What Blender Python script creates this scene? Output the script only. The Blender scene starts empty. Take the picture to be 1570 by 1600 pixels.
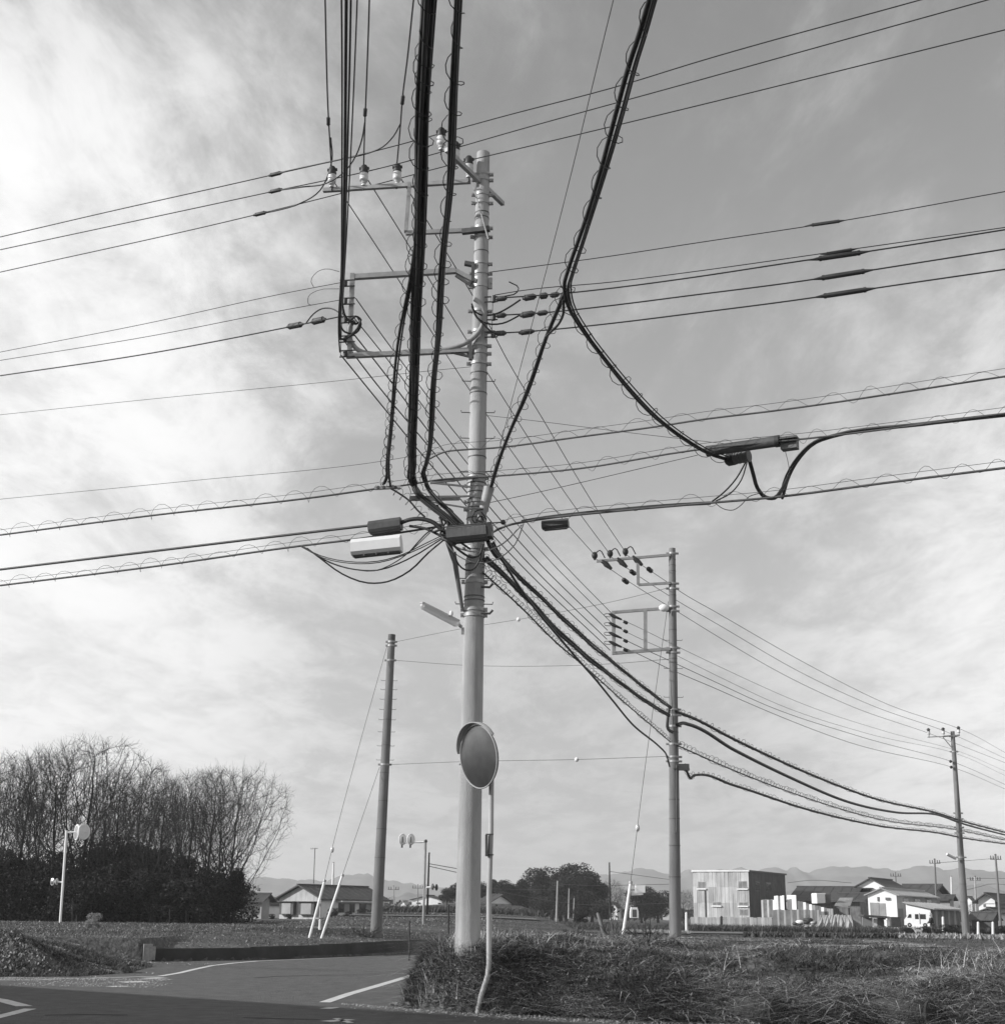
import bpy, math, random
import numpy as np
from mathutils import Vector
random.seed(7); rng = np.random.default_rng(7)
# ------------------------------------------------------------------ camera, world, sun, exposure
FPX = 2200.0; TILT = math.atan(628/2200); ROLL = math.radians(.7)
CAM = np.array([0, 0, 1.5])
_F = np.array([0, math.cos(TILT), math.sin(TILT)]); _U0 = np.array([0, -math.sin(TILT), math.cos(TILT)]); _R0 = np.array([1., 0, 0])
_R = math.cos(ROLL)*_R0 + math.sin(ROLL)*_U0; _U = -math.sin(ROLL)*_R0 + math.cos(ROLL)*_U0
scene = bpy.context.scene
cd = bpy.data.cameras.new('camera'); co = bpy.data.objects.new('camera', cd); scene.collection.objects.link(co)
cd.sensor_fit = 'HORIZONTAL'; cd.sensor_width = 36; cd.lens = 36*FPX/1570; cd.clip_start = .1; cd.clip_end = 20000
from mathutils import Matrix
co.matrix_world = Matrix(((_R[0], _U[0], -_F[0], CAM[0]), (_R[1], _U[1], -_F[1], CAM[1]), (_R[2], _U[2], -_F[2], CAM[2]), (0, 0, 0, 1)))
scene.camera = co
SUN_EL = math.radians(24); SUN_AZ = math.radians(-105)      # azimuth from +Y, clockwise: the sun is far left, a little behind
SUN = Vector((math.cos(SUN_EL)*math.sin(SUN_AZ), math.cos(SUN_EL)*math.cos(SUN_AZ), math.sin(SUN_EL)))
world = bpy.data.worlds.new('World'); scene.world = world; world.use_nodes = True
def build_world():
    nt = world.node_tree; N = nt.nodes; L = nt.links; N.clear()
    def nd(t, **k):
        n = N.new(t)
        for a, b in k.items(): setattr(n, a, b)
        return n
    def mth(op, a, b=None, clamp=False):
        n = nd('ShaderNodeMath', operation=op, use_clamp=clamp)
        for i, v in enumerate((a, b)):
            if v is None: continue
            if isinstance(v, (int, float)): n.inputs[i].default_value = v
            else: L.new(v, n.inputs[i])
        return n.outputs[0]
    def mr(v, a, b, c, d, smooth=True):
        n = nd('ShaderNodeMapRange', interpolation_type='SMOOTHSTEP' if smooth else 'LINEAR'); L.new(v, n.inputs[0])
        for i, x in enumerate((a, b, c, d)): n.inputs[i+1].default_value = x
        return n.outputs[0]
    sky = nd('ShaderNodeTexSky', sky_type='NISHITA'); sky.sun_disc = False
    sky.sun_elevation = SUN_EL; sky.sun_rotation = SUN_AZ; sky.air_density = 1.0; sky.dust_density = 1.0
    sep = nd('ShaderNodeSeparateColor'); L.new(sky.outputs[0], sep.inputs[0])
    # black and white film behind a yellow filter: red and green make the grey
    grey = mth('ADD', mth('MULTIPLY', sep.outputs[0], .45), mth('MULTIPLY', sep.outputs[1], .55))
    tc = nd('ShaderNodeTexCoord'); sx = nd('ShaderNodeSeparateXYZ'); L.new(tc.outputs['Generated'], sx.inputs[0])
    z = mth('MAXIMUM', sx.outputs[2], 0.0)
    den = mth('ADD', z, .13)
    cx = nd('ShaderNodeCombineXYZ'); L.new(mth('DIVIDE', sx.outputs[0], den), cx.inputs[0]); L.new(mth('DIVIDE', sx.outputs[1], den), cx.inputs[1])
    def noise(scale, detail, rot, sc, dist=0., seed=0.):
        mp = nd('ShaderNodeMapping'); L.new(cx.outputs[0], mp.inputs[0]); mp.inputs['Rotation'].default_value = (0, 0, rot); mp.inputs['Scale'].default_value = sc
        mp.inputs['Location'].default_value = (seed, seed*.7, 0)
        n = nd('ShaderNodeTexNoise'); L.new(mp.outputs[0], n.inputs['Vector'])
        n.inputs['Scale'].default_value = scale; n.inputs['Detail'].default_value = detail; n.inputs['Roughness'].default_value = .66; n.inputs['Distortion'].default_value = dist
        return n.outputs[0]
    big = noise(.9, 4, .5, (1, .8, 1), .3, SEED1)
    wisp = noise(2.6, 9, .5, (1.0, .55, 1), .35, 5.2)
    fine = noise(7.5, 6, .4, (1, .5, 1), .5, 1.2)
    # thin cloud veil: thick to the left (towards the sun), and low on the right; a clear slot between
    az = mth('DIVIDE', sx.outputs[0], mth('MAXIMUM', sx.outputs[1], .08))
    left = mr(az, -.36, .05, 1, 0); right = mth('MULTIPLY', mr(az, .08, .42, 0, 1), mr(z, .16, .52, 1, .12))
    low = mth('ADD', mr(z, .0, .2, .10, 0), mr(z, .1, .62, .27, 0))
    side = mth('MAXIMUM', mth('MULTIPLY', left, mr(z, .42, .62, 1, .42)), right)
    v = mth('ADD', mth('ADD', mth('MULTIPLY', big, .4), mth('MULTIPLY', wisp, .95)), mth('MULTIPLY', fine, .36))
    v = mth('ADD', mth('ADD', v, mth('MULTIPLY', side, .29)), low)
    mask = mr(v, .78, 1.2, 0, 1)
    cloud = mth('MULTIPLY', mth('MULTIPLY', mr(side, 0, 1, 5.9, 9.7), mr(v, .8, 1.35, .72, 1.05)), mr(mth('ADD', mth('MULTIPLY', wisp, .6), mth('MULTIPLY', fine, .4)), .36, .62, .82, 1.04))
    mix = nd('ShaderNodeMix', data_type='FLOAT'); L.new(mask, mix.inputs[0]); L.new(mth('MULTIPLY', grey, SKYK), mix.inputs[2]); L.new(cloud, mix.inputs[3])
    bg = nd('ShaderNodeBackground'); L.new(mix.outputs[0], bg.inputs[0]); bg.inputs[1].default_value = .1
    out = nd('ShaderNodeOutputWorld'); L.new(bg.outputs[0], out.inputs[0])
SEED1 = 3.7; SKYK = 2.2
build_world()
sl = bpy.data.lights.new('sun', 'SUN'); sl.energy = 5.0; sl.angle = math.radians(.53); sl.color = (1, 1, 1)
so = bpy.data.objects.new('sun', sl); scene.collection.objects.link(so); so.rotation_euler = (-SUN).to_track_quat('-Z', 'Y').to_euler()
vs = scene.view_settings; vs.view_transform = 'Standard'; vs.look = 'None'; vs.gamma = 1; vs.exposure = 0
try: vs.use_curve_mapping = False
except Exception: pass
scene.render.engine = 'CYCLES'
# ------------------------------------------------------------------ placing helpers: a sight line meets a distance or a height
def ray(px, py): return _F + (px-785)/FPX*_R - (py-800)/FPX*_U
def at(px, py, Y): d = ray(px, py); return CAM + d*Y/d[1]
def atz(px, py, z): d = ray(px, py); return CAM + d*(z-1.5)/d[2]
# ------------------------------------------------------------------ materials (a black and white world)
def mat(name, v, rough=.8, var=.25, scale=3., bump=0., bscale=None, metal=0., spec=.3, stretch=(1, 1, 1), coord='Object', streak=0):
    m = bpy.data.materials.new(name); m.use_nodes = True; nt = m.node_tree; b = nt.nodes['Principled BSDF']
    b.inputs['Roughness'].default_value = rough; b.inputs['Metallic'].default_value = metal; b.inputs['Specular IOR Level'].default_value = spec
    tc = nt.nodes.new('ShaderNodeTexCoord'); mp = nt.nodes.new('ShaderNodeMapping'); nt.links.new(tc.outputs[coord], mp.inputs[0]); mp.inputs['Scale'].default_value = stretch
    n = nt.nodes.new('ShaderNodeTexNoise'); n.inputs['Scale'].default_value = scale; n.inputs['Detail'].default_value = 7; n.inputs['Roughness'].default_value = .65
    nt.links.new(mp.outputs[0], n.inputs['Vector'])
    r = nt.nodes.new('ShaderNodeValToRGB'); r.color_ramp.elements[0].position = .3; r.color_ramp.elements[1].position = .7
    lo, hi = v*(1-var), min(v*(1+var), .95)
    r.color_ramp.elements[0].color = (lo, lo, lo, 1); r.color_ramp.elements[1].color = (hi, hi, hi, 1)
    nt.links.new(n.outputs[0], r.inputs[0]); col = r.outputs[0]
    if streak:
        mp2 = nt.nodes.new('ShaderNodeMapping'); mp2.inputs['Scale'].default_value = (streak, streak, .12); nt.links.new(tc.outputs[coord], mp2.inputs[0])
        n3 = nt.nodes.new('ShaderNodeTexNoise'); n3.inputs['Scale'].default_value = 2; n3.inputs['Detail'].default_value = 4; nt.links.new(mp2.outputs[0], n3.inputs['Vector'])
        r3 = nt.nodes.new('ShaderNodeValToRGB'); r3.color_ramp.elements[0].position = .38; r3.color_ramp.elements[1].position = .55
        r3.color_ramp.elements[0].color = (.74, .74, .74, 1)
        nt.links.new(n3.outputs[0], r3.inputs[0])
        mx = nt.nodes.new('ShaderNodeMix'); mx.data_type = 'RGBA'; mx.blend_type = 'MULTIPLY'; mx.inputs[0].default_value = 1
        nt.links.new(col, mx.inputs[6]); nt.links.new(r3.outputs[0], mx.inputs[7]); col = mx.outputs[2]
    nt.links.new(col, b.inputs['Base Color'])
    if bump:
        n2 = nt.nodes.new('ShaderNodeTexNoise'); n2.inputs['Scale'].default_value = bscale or scale*4; n2.inputs['Detail'].default_value = 6
        nt.links.new(tc.outputs[coord], n2.inputs['Vector'])
        bp = nt.nodes.new('ShaderNodeBump'); bp.inputs['Strength'].default_value = bump; bp.inputs['Distance'].default_value = .05
        nt.links.new(n2.outputs[0], bp.inputs['Height']); nt.links.new(bp.outputs[0], b.inputs['Normal'])
    return m
def leafmat(name, v, var=.5):
    """per-blade variation from a face/vertex attribute 'tint'"""
    m = bpy.data.materials.new(name); m.use_nodes = True; nt = m.node_tree; b = nt.nodes['Principled BSDF']
    b.inputs['Roughness'].default_value = .75; b.inputs['Specular IOR Level'].default_value = .2
    a = nt.nodes.new('ShaderNodeAttribute'); a.attribute_name = 'tint'
    mr = nt.nodes.new('ShaderNodeMapRange'); nt.links.new(a.outputs['Fac'], mr.inputs[0]); mr.inputs[3].default_value = v*(1-var); mr.inputs[4].default_value = v*(1+var)
    nt.links.new(mr.outputs[0], b.inputs['Base Color'])
    return m
M = dict(
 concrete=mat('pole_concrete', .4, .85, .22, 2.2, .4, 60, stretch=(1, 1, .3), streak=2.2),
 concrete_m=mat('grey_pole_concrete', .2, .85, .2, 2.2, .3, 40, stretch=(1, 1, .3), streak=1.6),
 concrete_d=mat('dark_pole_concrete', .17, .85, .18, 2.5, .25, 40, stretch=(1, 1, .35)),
 galv=mat('galvanised_steel', .34, .5, .2, 6, 0, metal=.35),
 galv_d=mat('dark_steel', .10, .55, .3, 6, 0, metal=.3),
 rubber=mat('black_cable_jacket', .022, .5, .3, 4, 0, spec=.4),
 wire=mat('bare_wire', .09, .5, .3, 4, 0, metal=.3),
 cablegrey=mat('grey_cable_jacket', .09, .55, .25, 3),
 conduit=mat('pale_conduit', .3, .5, .2, 3),
 porcelain=mat('white_porcelain', .6, .2, .06, 5, spec=.6),
 cap=mat('dark_insulator_cap', .04, .5, .3, 6),
 boxdark=mat('dark_plastic_box', .075, .55, .25, 4, .2, 20),
 boxgrey=mat('ribbed_grey_plastic', .12, .5, .2, 4, .1, 20),
 boxwhite=mat('pale_plastic_box', .72, .45, .06, 3),
 white=mat('white_paint', .8, .5, .06, 1.5),
 whitew=mat('weathered_white_wall', .72, .75, .14, .5, .1, 6),
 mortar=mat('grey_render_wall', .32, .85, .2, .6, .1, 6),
 sheet=mat('weathered_pale_sheet', .42, .6, .16, .7, .15, 5, streak=1.2),
 sheet2=mat('weathered_grey_sheet', .3, .65, .2, .7, .15, 5, streak=2.5),
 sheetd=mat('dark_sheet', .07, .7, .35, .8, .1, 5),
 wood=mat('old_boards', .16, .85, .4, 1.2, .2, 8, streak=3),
 rooft=mat('dark_tiles', .065, .6, .3, 1, .2, 8),
 roofm=mat('pale_metal_roof', .34, .4, .15, .8, metal=.2),
 glass=mat('window_glass', .04, .08, .3, 1, spec=.8), pane=mat('frosted_pane', .2, .3, .3, 2, spec=.5),
 asphalt=mat('asphalt', .13, .9, .26, 3, 1.0, 45),
 paint=mat('worn_road_paint', .6, .8, .22, 8, .2, 60),
 kerbc=mat('wall_concrete', .06, .9, .3, 1.2, .3, 10),
 bark=mat('bark', .03, .9, .35, 3, .2, 20),
 twig=mat('twigs', .05, .9, .3, 1),
 mountain=mat('forest_hillside', .13, 1, .5, .018, 0),
 rust=mat('rusty_pipe', .045, .9, .5, 9, 1.0, 22),
 stone=mat('stone', .32, .9, .3, 6, .4, 20),
 cloth_d=mat('dark_jacket', .025, .9, .3, 8), cloth_m=mat('grey_trousers', .05, .9, .3, 8), skin=mat('skin', .38, .6, .1, 8), hair=mat('white_hair', .65, .8, .1, 20),
 fur=mat('pale_fur', .38, .9, .25, 20), tarp=mat('pale_tarpaulin', .34, .7, .2, 1.5, .3, 3), tyre=mat('tyre', .03, .8, .2, 10),
 grass=leafmat('grass_blades', .095, .85), straw=leafmat('dry_straw', .55, .5), litter=leafmat('leaf_litter', .3, .6),
 leafd=leafmat('dark_evergreen_leaves', .028, .6), leafm=leafmat('shrub_leaves', .075, .6), crop=leafmat('crop_leaves', .3, .55),
)
def mirror_mat():
    m = bpy.data.materials.new('convex_mirror'); m.use_nodes = True; nt = m.node_tree; b = nt.nodes['Principled BSDF']
    b.inputs['Metallic'].default_value = 1
    tc = nt.nodes.new('ShaderNodeTexCoord'); n = nt.nodes.new('ShaderNodeTexNoise'); n.inputs['Scale'].default_value = 2.5; n.inputs['Detail'].default_value = 5
    nt.links.new(tc.outputs['Object'], n.inputs['Vector'])
    r = nt.nodes.new('ShaderNodeMapRange'); nt.links.new(n.outputs[0], r.inputs[0]); r.inputs[1].default_value = .35; r.inputs[2].default_value = .7; r.inputs[3].default_value = .26; r.inputs[4].default_value = .38
    nt.links.new(r.outputs[0], b.inputs['Base Color']); b.inputs['Roughness'].default_value = .3
    return m
M['mirror'] = mirror_mat()
def clear_mat():
    m = bpy.data.materials.new('clear_cover'); m.use_nodes = True; nt = m.node_tree; b = nt.nodes['Principled BSDF']
    b.inputs['Base Color'].default_value = (.8, .8, .8, 1); b.inputs['Roughness'].default_value = .25; b.inputs['Alpha'].default_value = .55; return m
M['clear'] = clear_mat()
# ------------------------------------------------------------------ object helpers
COL = scene.collection; WL = {}
def tag(o, label=None, cat=None, group=None, kind=None):
    if label: o['label'] = label
    if cat: o['category'] = cat
    if group: o['group'] = group
    if kind: o['kind'] = kind
    return o
def empty(name, label, cat, loc, group=None):
    o = bpy.data.objects.new(name, None); COL.objects.link(o); o.location = Vector([float(c) for c in loc]); o.empty_display_size = .2
    WL[o.name] = np.array([float(c) for c in loc]); return tag(o, label, cat, group)
V3 = lambda p: np.array([float(p[0]), float(p[1]), float(p[2])])
def nrm(v): l = np.linalg.norm(v); return v/l if l > 1e-9 else v
class MB:
    def __init__(s): s.v = []; s.f = []; s.sm = []
    def add(s, vs, fs, smooth=False):
        o = len(s.v); s.v += [tuple(map(float, p)) for p in vs]; s.f += [tuple(i+o for i in f) for f in fs]; s.sm += [smooth]*len(fs); return s
    def hexa(s, p):      # 8 corners: bottom 4, top 4
        return s.add(p, [(3, 2, 1, 0), (4, 5, 6, 7), (0, 1, 5, 4), (1, 2, 6, 5), (2, 3, 7, 6), (3, 0, 4, 7)])
    def box(s, c, size, rz=0.):
        c = V3(c); a = np.array([math.cos(rz), math.sin(rz), 0])*size[0]/2; b = np.array([-math.sin(rz), math.cos(rz), 0])*size[1]/2; u = np.array([0, 0, size[2]/2])
        return s.hexa([c-a-b-u, c+a-b-u, c+a+b-u, c-a+b-u, c-a-b+u, c+a-b+u, c+a+b+u, c-a+b+u])
    def beam(s, p0, p1, w, h, up=(0, 0, 1)):
        p0 = V3(p0); p1 = V3(p1); t = nrm(p1-p0); a = nrm(np.cross(t, V3(up)))*w/2; u = nrm(np.cross(a, t))*h/2
        return s.hexa([p0-a-u, p0+a-u, p1+a-u, p1-a-u, p0-a+u, p0+a+u, p1+a+u, p1-a+u])
    def tube(s, pts, r, n=6, cap=True, smooth=True):
        pts = [V3(p) for p in pts]; k = len(pts); rs = r if hasattr(r, '__len__') else [r]*k
        vs = []; t0 = nrm(pts[1]-pts[0]); ref = np.array([0, 0, 1.]) if abs(t0[2]) < .8 else np.array([1., 0, 0])
        a = nrm(np.cross(t0, ref))
        for i, p in enumerate(pts):
            t = nrm(pts[min(i+1, k-1)]-pts[max(i-1, 0)]); a = nrm(a-t*np.dot(a, t)); b = np.cross(t, a)
            for j in range(n):
                q = 2*math.pi*j/n; vs.append(p+(a*math.cos(q)+b*math.sin(q))*rs[i])
        fs = [(i*n+j, i*n+(j+1) % n, (i+1)*n+(j+1) % n, (i+1)*n+j) for i in range(k-1) for j in range(n)]
        s.add(vs, fs, smooth)
        if cap: s.add([v for v in vs[:n]], [tuple(reversed(range(n)))]); s.add(vs[-n:], [tuple(range(n))])
        return s
    def lathe(s, p0, ax, prof, n=12):      # prof: (distance along axis, radius)
        p0 = V3(p0); ax = nrm(V3(ax)); return s.tube([p0+ax*(d+1e-4*i) for i, (d, r) in enumerate(prof)], [r for d, r in prof], n) if len(prof) > 1 else s
    def ball(s, c, r, n=10, m=6, sc=(1, 1, 1)):
        c = V3(c); vs = []
        for i in range(m+1):
            q = math.pi*i/m
            for j in range(n): w = 2*math.pi*j/n; vs.append(c+np.array([math.sin(q)*math.cos(w)*sc[0], math.sin(q)*math.sin(w)*sc[1], math.cos(q)*sc[2]])*r)
        return s.add(vs, [(i*n+j, (i+1)*n+j, (i+1)*n+(j+1) % n, i*n+(j+1) % n) for i in range(m) for j in range(n)], True)
    def quad(s, *p): return s.add(p, [tuple(range(len(p)))])
    def build(s, name, m, parent=None, loc=None):
        if not s.v: return None
        if parent is not None: org = WL[parent.name]
        else: org = V3(loc) if loc is not None else np.array([0., 0, 0])
        me = bpy.data.meshes.new(name); va = (np.array(s.v)-org)
        me.from_pydata([tuple(p) for p in va], [], s.f); me.materials.append(m)
        me.polygons.foreach_set('use_smooth', s.sm); me.update()
        o = bpy.data.objects.new(name, me); COL.objects.link(o)
        if parent is not None: o.parent = parent; WL[o.name] = org
        else: o.location = Vector(org); WL[o.name] = org
        return o
def fastmesh(name, verts, faces, m, tint=None, smooth=False):
    """verts (n,3), faces (k,3|4) numpy"""
    me = bpy.data.meshes.new(name); verts = np.ascontiguousarray(verts, dtype=np.float32); faces = np.ascontiguousarray(faces, dtype=np.int32)
    k, w = faces.shape; me.vertices.add(len(verts)); me.vertices.foreach_set('co', verts.ravel())
    me.loops.add(k*w); me.loops.foreach_set('vertex_index', faces.ravel()); me.polygons.add(k)
    me.polygons.foreach_set('loop_start', np.arange(0, k*w, w, dtype=np.int32)); 
    if tint is not None:
        a = me.attributes.new('tint', 'FLOAT', 'POINT'); a.data.foreach_set('value', np.ascontiguousarray(tint, dtype=np.float32))
    if smooth: me.polygons.foreach_set('use_smooth', np.ones(k, dtype=bool))
    me.update(calc_edges=True); me.materials.append(m); return me
def link(name, me, loc=(0, 0, 0), parent=None):
    o = bpy.data.objects.new(name, me); COL.objects.link(o); o.location = Vector([float(c) for c in loc])
    if parent: o.parent = parent
    WL[o.name] = V3(loc); return o
def copy_tree(o, parent=None):
    c = o.copy(); COL.objects.link(c); c.parent = parent
    for ch in list(o.children): copy_tree(ch, c)
    return c
# ------------------------------------------------------------------ terrain
ROAD = np.array([(-60, -30), (-60, 33.3), (-13, 33.2), (-11.1, 33.3), (-9.6, 33.9), (-9.0, 36), (-9.3, 40), (-10.4, 44.4), (-7.75, 46.6), (-6, 50), (-3.3, 55.8), (2, 66), (10, 80),
                 (13, 78), (5, 62), (0, 48), (-1.5, 36), (-1.6, 27), (-1.55, 24.7), (-1.2, 23.85), (-.3, 23.1), (2.1, 21.65), (8, 20.2), (60, 6), (60, -30)], float)
def sstep(a, b, x): t = np.clip((x-a)/(b-a), 0, 1); return t*t*(3-2*t)
def vnoise(x, y, s, seed=0):
    x = x*s+seed*17.3; y = y*s+seed*9.1; xi = np.floor(x); yi = np.floor(y); fx = x-xi; fy = y-yi; fx = fx*fx*(3-2*fx); fy = fy*fy*(3-2*fy)
    h = lambda a, b: np.modf(np.abs(np.sin(a*127.1+b*311.7+seed)*43758.5453))[0]
    return (h(xi, yi)*(1-fx)+h(xi+1, yi)*fx)*(1-fy)+(h(xi, yi+1)*(1-fx)+h(xi+1, yi+1)*fx)*fy
def fbm(x, y, s, o=4, seed=0): return sum(vnoise(x, y, s*2**i, seed+i)/2**i for i in range(o))/(2-2**(1-o))-.5
def inside(x, y):
    c = np.zeros(x.shape, bool); n = len(ROAD)
    for i in range(n):
        x0, y0 = ROAD[i]; x1, y1 = ROAD[(i+1) % n]
        if y0 == y1: continue
        c ^= ((y0 > y) != (y1 > y)) & (x < (x1-x0)*(y-y0)/(y1-y0)+x0)
    return c
def rdist(x, y):
    d = np.full(x.shape, 1e9); n = len(ROAD)
    for i in range(n):
        a = ROAD[i]; b = ROAD[(i+1) % n]; ab = b-a; t = np.clip(((x-a[0])*ab[0]+(y-a[1])*ab[1])/(ab@ab), 0, 1)
        d = np.minimum(d, np.hypot(x-a[0]-t*ab[0], y-a[1]-t*ab[1]))
    return d
def height(x, y):
    x = np.asarray(x, float); y = np.asarray(y, float); sh = x.shape; x = x.ravel(); y = y.ravel()
    ins = inside(x, y); d = np.where(ins, 0, rdist(x, y))
    s = sstep(-.03, .1, x/np.maximum(y, 5.))
    R = np.interp(y, [0, 30, 46, 60, 95, 117, 150, 200, 400, 3000], [.9, .84, .86, .72, .3, .15, .28, .3, .0, -3])
    Lf = np.interp(y, [0, 40, 100, 200, 400, 3000], [.65, .65, .66, .6, .2, -3])
    h = Lf*(1-s)+R*s
    bank = sstep(-2.2, -1.4, x)*sstep(36, 30, y)*(y > 5)*(x < 70)
    h = h*(1-bank)+bank*(.99-.17*sstep(1, 5, x))
    w = np.where((x < -9.2) & (y < 44), 3.4, .35)                     # leafy slope left, wall else
    w = np.where((x > -2.5) & (y < 24.9), .5, w); w = np.where((x > -2.5) & (y >= 24.9) & (y < 45), .55, w)
    prof = np.where(w > 3, sstep(0, 1, d/w), 1-(1-np.clip(d/w, 0, 1))**2)
    wall = (y > 44) & (x < 4) & (x > -10.6) & (w < 1)
    lim = np.where(wall, (.33+.012*(y-44))+np.clip((d-.35)/5, 0, 1)*(h-.4), h)
    hh = np.minimum(prof*h, lim) if True else prof*h
    hh = np.where(wall & (d > .3), lim, hh)
    # front of the bank: steep foot then a long uneven rise
    front = bank*(x > -1.4)
    wx = sstep(.8, 4.5, x); steep = .99*(1-np.exp(-(d/(.25+.4*sstep(0, 1.2, x)))**1.5)); slow = .46*(1-np.exp(-d/.5))+.34*sstep(.3, 4.5, d)
    hh = np.where(front > .5, np.minimum(hh+.03, steep*(1-wx)+slow*wx), hh)
    mound = .38*np.exp(-((x+12.0)/1.1)**2-((y-35.6)/1.1)**2)
    hh = hh+mound*sstep(0, 1.3, d)
    amp = np.clip(d/.8, 0, 1)
    rough = .03+.33*bank*sstep(.4, 1.6, d)*sstep(34, 27, y)
    hh = hh+amp*rough*(fbm(x, y, .9, 4, 3)*1.6)+amp*.03*fbm(x, y, 5, 2, 8)*np.where(y < 60, 1, 0)
    hh = np.where(ins, -.04, np.where(d < .02, -.04, hh))
    return hh.reshape(sh)
H = lambda x, y: float(height(np.array([x]), np.array([y]))[0])
def build_ground():
    def ax(segs):
        o = []
        for a, b, st in segs: o += list(np.arange(a, b, st))
        return np.array(o)
    g = lambda a, b, n: list(np.geomspace(a, b, n))
    xs = np.array([-v for v in g(40, 4000, 26)][::-1]+list(np.arange(-39, -13, 1.0))+list(np.arange(-13, 12, .14))+list(np.arange(12, 40, .6))+g(41, 4000, 26))
    ys = np.array([-300, -100, -30, 0, 10, 15, 18]+list(np.arange(19, 28, .13))+list(np.arange(28, 60, .3))+g(60.5, 6000, 75))
    X, Y = np.meshgrid(xs, ys); Z = height(X, Y); nx, ny = len(xs), len(ys)
    v = np.stack([X, Y, Z], -1).reshape(-1, 3); i = np.arange(nx*ny).reshape(ny, nx)
    f = np.stack([i[:-1, :-1], i[:-1, 1:], i[1:, 1:], i[1:, :-1]], -1).reshape(-1, 4)
    m = bpy.data.materials.new('field_soil'); m.use_nodes = True; nt = m.node_tree; b = nt.nodes['Principled BSDF']; b.inputs['Roughness'].default_value = 1; b.inputs['Specular IOR Level'].default_value = .1
    tc = nt.nodes.new('ShaderNodeTexCoord')
    def no(sc, st, lo, hi, p0=.35, p1=.65):
        mp = nt.nodes.new('ShaderNodeMapping'); mp.inputs['Scale'].default_value = st; nt.links.new(tc.outputs['Object'], mp.inputs[0])
        n = nt.nodes.new('ShaderNodeTexNoise'); n.inputs['Scale'].default_value = sc; n.inputs['Detail'].default_value = 8; n.inputs['Roughness'].default_value = .7; nt.links.new(mp.outputs[0], n.inputs['Vector'])
        r = nt.nodes.new('ShaderNodeMapRange'); nt.links.new(n.outputs[0], r.inputs[0]); r.inputs[1].default_value = p0; r.inputs[2].default_value = p1; r.inputs[3].default_value = lo; r.inputs[4].default_value = hi
        return r.outputs[0]
    a = no(6, (1, 1, 1), .045, .15); c = no(.09, (.35, 1.6, 1), .45, 1.5)
    mu = nt.nodes.new('ShaderNodeMath'); mu.operation = 'MULTIPLY'; nt.links.new(a, mu.inputs[0]); nt.links.new(c, mu.inputs[1]); nt.links.new(mu.outputs[0], b.inputs['Base Color'])
    n2 = nt.nodes.new('ShaderNodeTexNoise'); n2.inputs['Scale'].default_value = 9; n2.inputs['Detail'].default_value = 8; nt.links.new(tc.outputs['Object'], n2.inputs['Vector'])
    bp = nt.nodes.new('ShaderNodeBump'); bp.inputs['Strength'].default_value = .9; bp.inputs['Distance'].default_value = .1; nt.links.new(n2.outputs[0], bp.inputs['Height']); nt.links.new(bp.outputs[0], b.inputs['Normal'])
    me = fastmesh('ground', v, f, m, smooth=True); tag(link('ground', me), 'bare field soil and rough ground around the road junction', None, None, 'structure')
    MBr = MB(); MBr.quad(*[(x, y, 0) for x, y in ROAD]); o = MBr.build('road', M['asphalt']); tag(o, 'grey asphalt road bending left around the weedy bank', None, None, 'structure')
build_ground()
# ------------------------------------------------------------------ cables
def resolve(pts):
    """(px, py) / (px, py, Y) / (px, py, None, z): open depths are filled along the straight line between known ones"""
    n = len(pts); out = [None]*n; inv = [None]*n
    for i, p in enumerate(pts):
        if len(p) == 3: w = at(*p)
        elif len(p) == 4: w = atz(p[0], p[1], p[3])
        else: continue
        out[i] = w; inv[i] = 1/float((w-CAM)@_F)
    s = [0]
    for i in range(1, n): s.append(s[-1]+math.hypot(pts[i][0]-pts[i-1][0], pts[i][1]-pts[i-1][1]))
    kn = [i for i in range(n) if inv[i] is not None]
    for i in range(n):
        if inv[i] is None:
            q = float(np.interp(s[i], [s[k] for k in kn], [inv[k] for k in kn])); out[i] = CAM+ray(pts[i][0], pts[i][1])/q
    return out
def smooth(P, step=.35):
    if len(P) == 2:
        n = max(2, int(np.linalg.norm(P[1]-P[0])/max(step*4, 1))+1); return [P[0]+(P[1]-P[0])*t for t in np.linspace(0, 1, n)]
    o = []; n = len(P); Q = [2*P[0]-P[1]]+list(P)+[2*P[-1]-P[-2]]
    for i in range(1, n):
        p0, p1, p2, p3 = Q[i-1], Q[i], Q[i+1], Q[i+2]; L = np.linalg.norm(p2-p1)
        # centripetal-ish tangents to avoid overshoot with uneven spacing
        d0 = max(np.linalg.norm(p1-p0), 1e-6); d1 = max(L, 1e-6); d2 = max(np.linalg.norm(p3-p2), 1e-6)
        m1 = ((p1-p0)/d0*d1+(p2-p1)/d1*d0)/(d0+d1)*d1; m2 = ((p2-p1)/d1*d2+(p3-p2)/d2*d1)/(d1+d2)*d1
        k = int(min(max(L/step, 3), 40))
        for t in np.linspace(0, 1, k, endpoint=False):
            t2, t3 = t*t, t*t*t; o.append((2*t3-3*t2+1)*p1+(t3-2*t2+t)*m1+(-2*t3+3*t2)*p2+(t3-t2)*m2)
    o.append(P[-1]); return o
def path(pts, ext=(0, 0), step=.35):
    P = resolve(pts); S = smooth(P, step)
    if ext[0]: S = [S[0]+nrm(S[0]-S[min(2, len(S)-1)])*ext[0]]+S
    if ext[1]: S = S+[S[-1]+nrm(S[-1]-S[-min(3, len(S))])*ext[1]]
    return S
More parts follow.
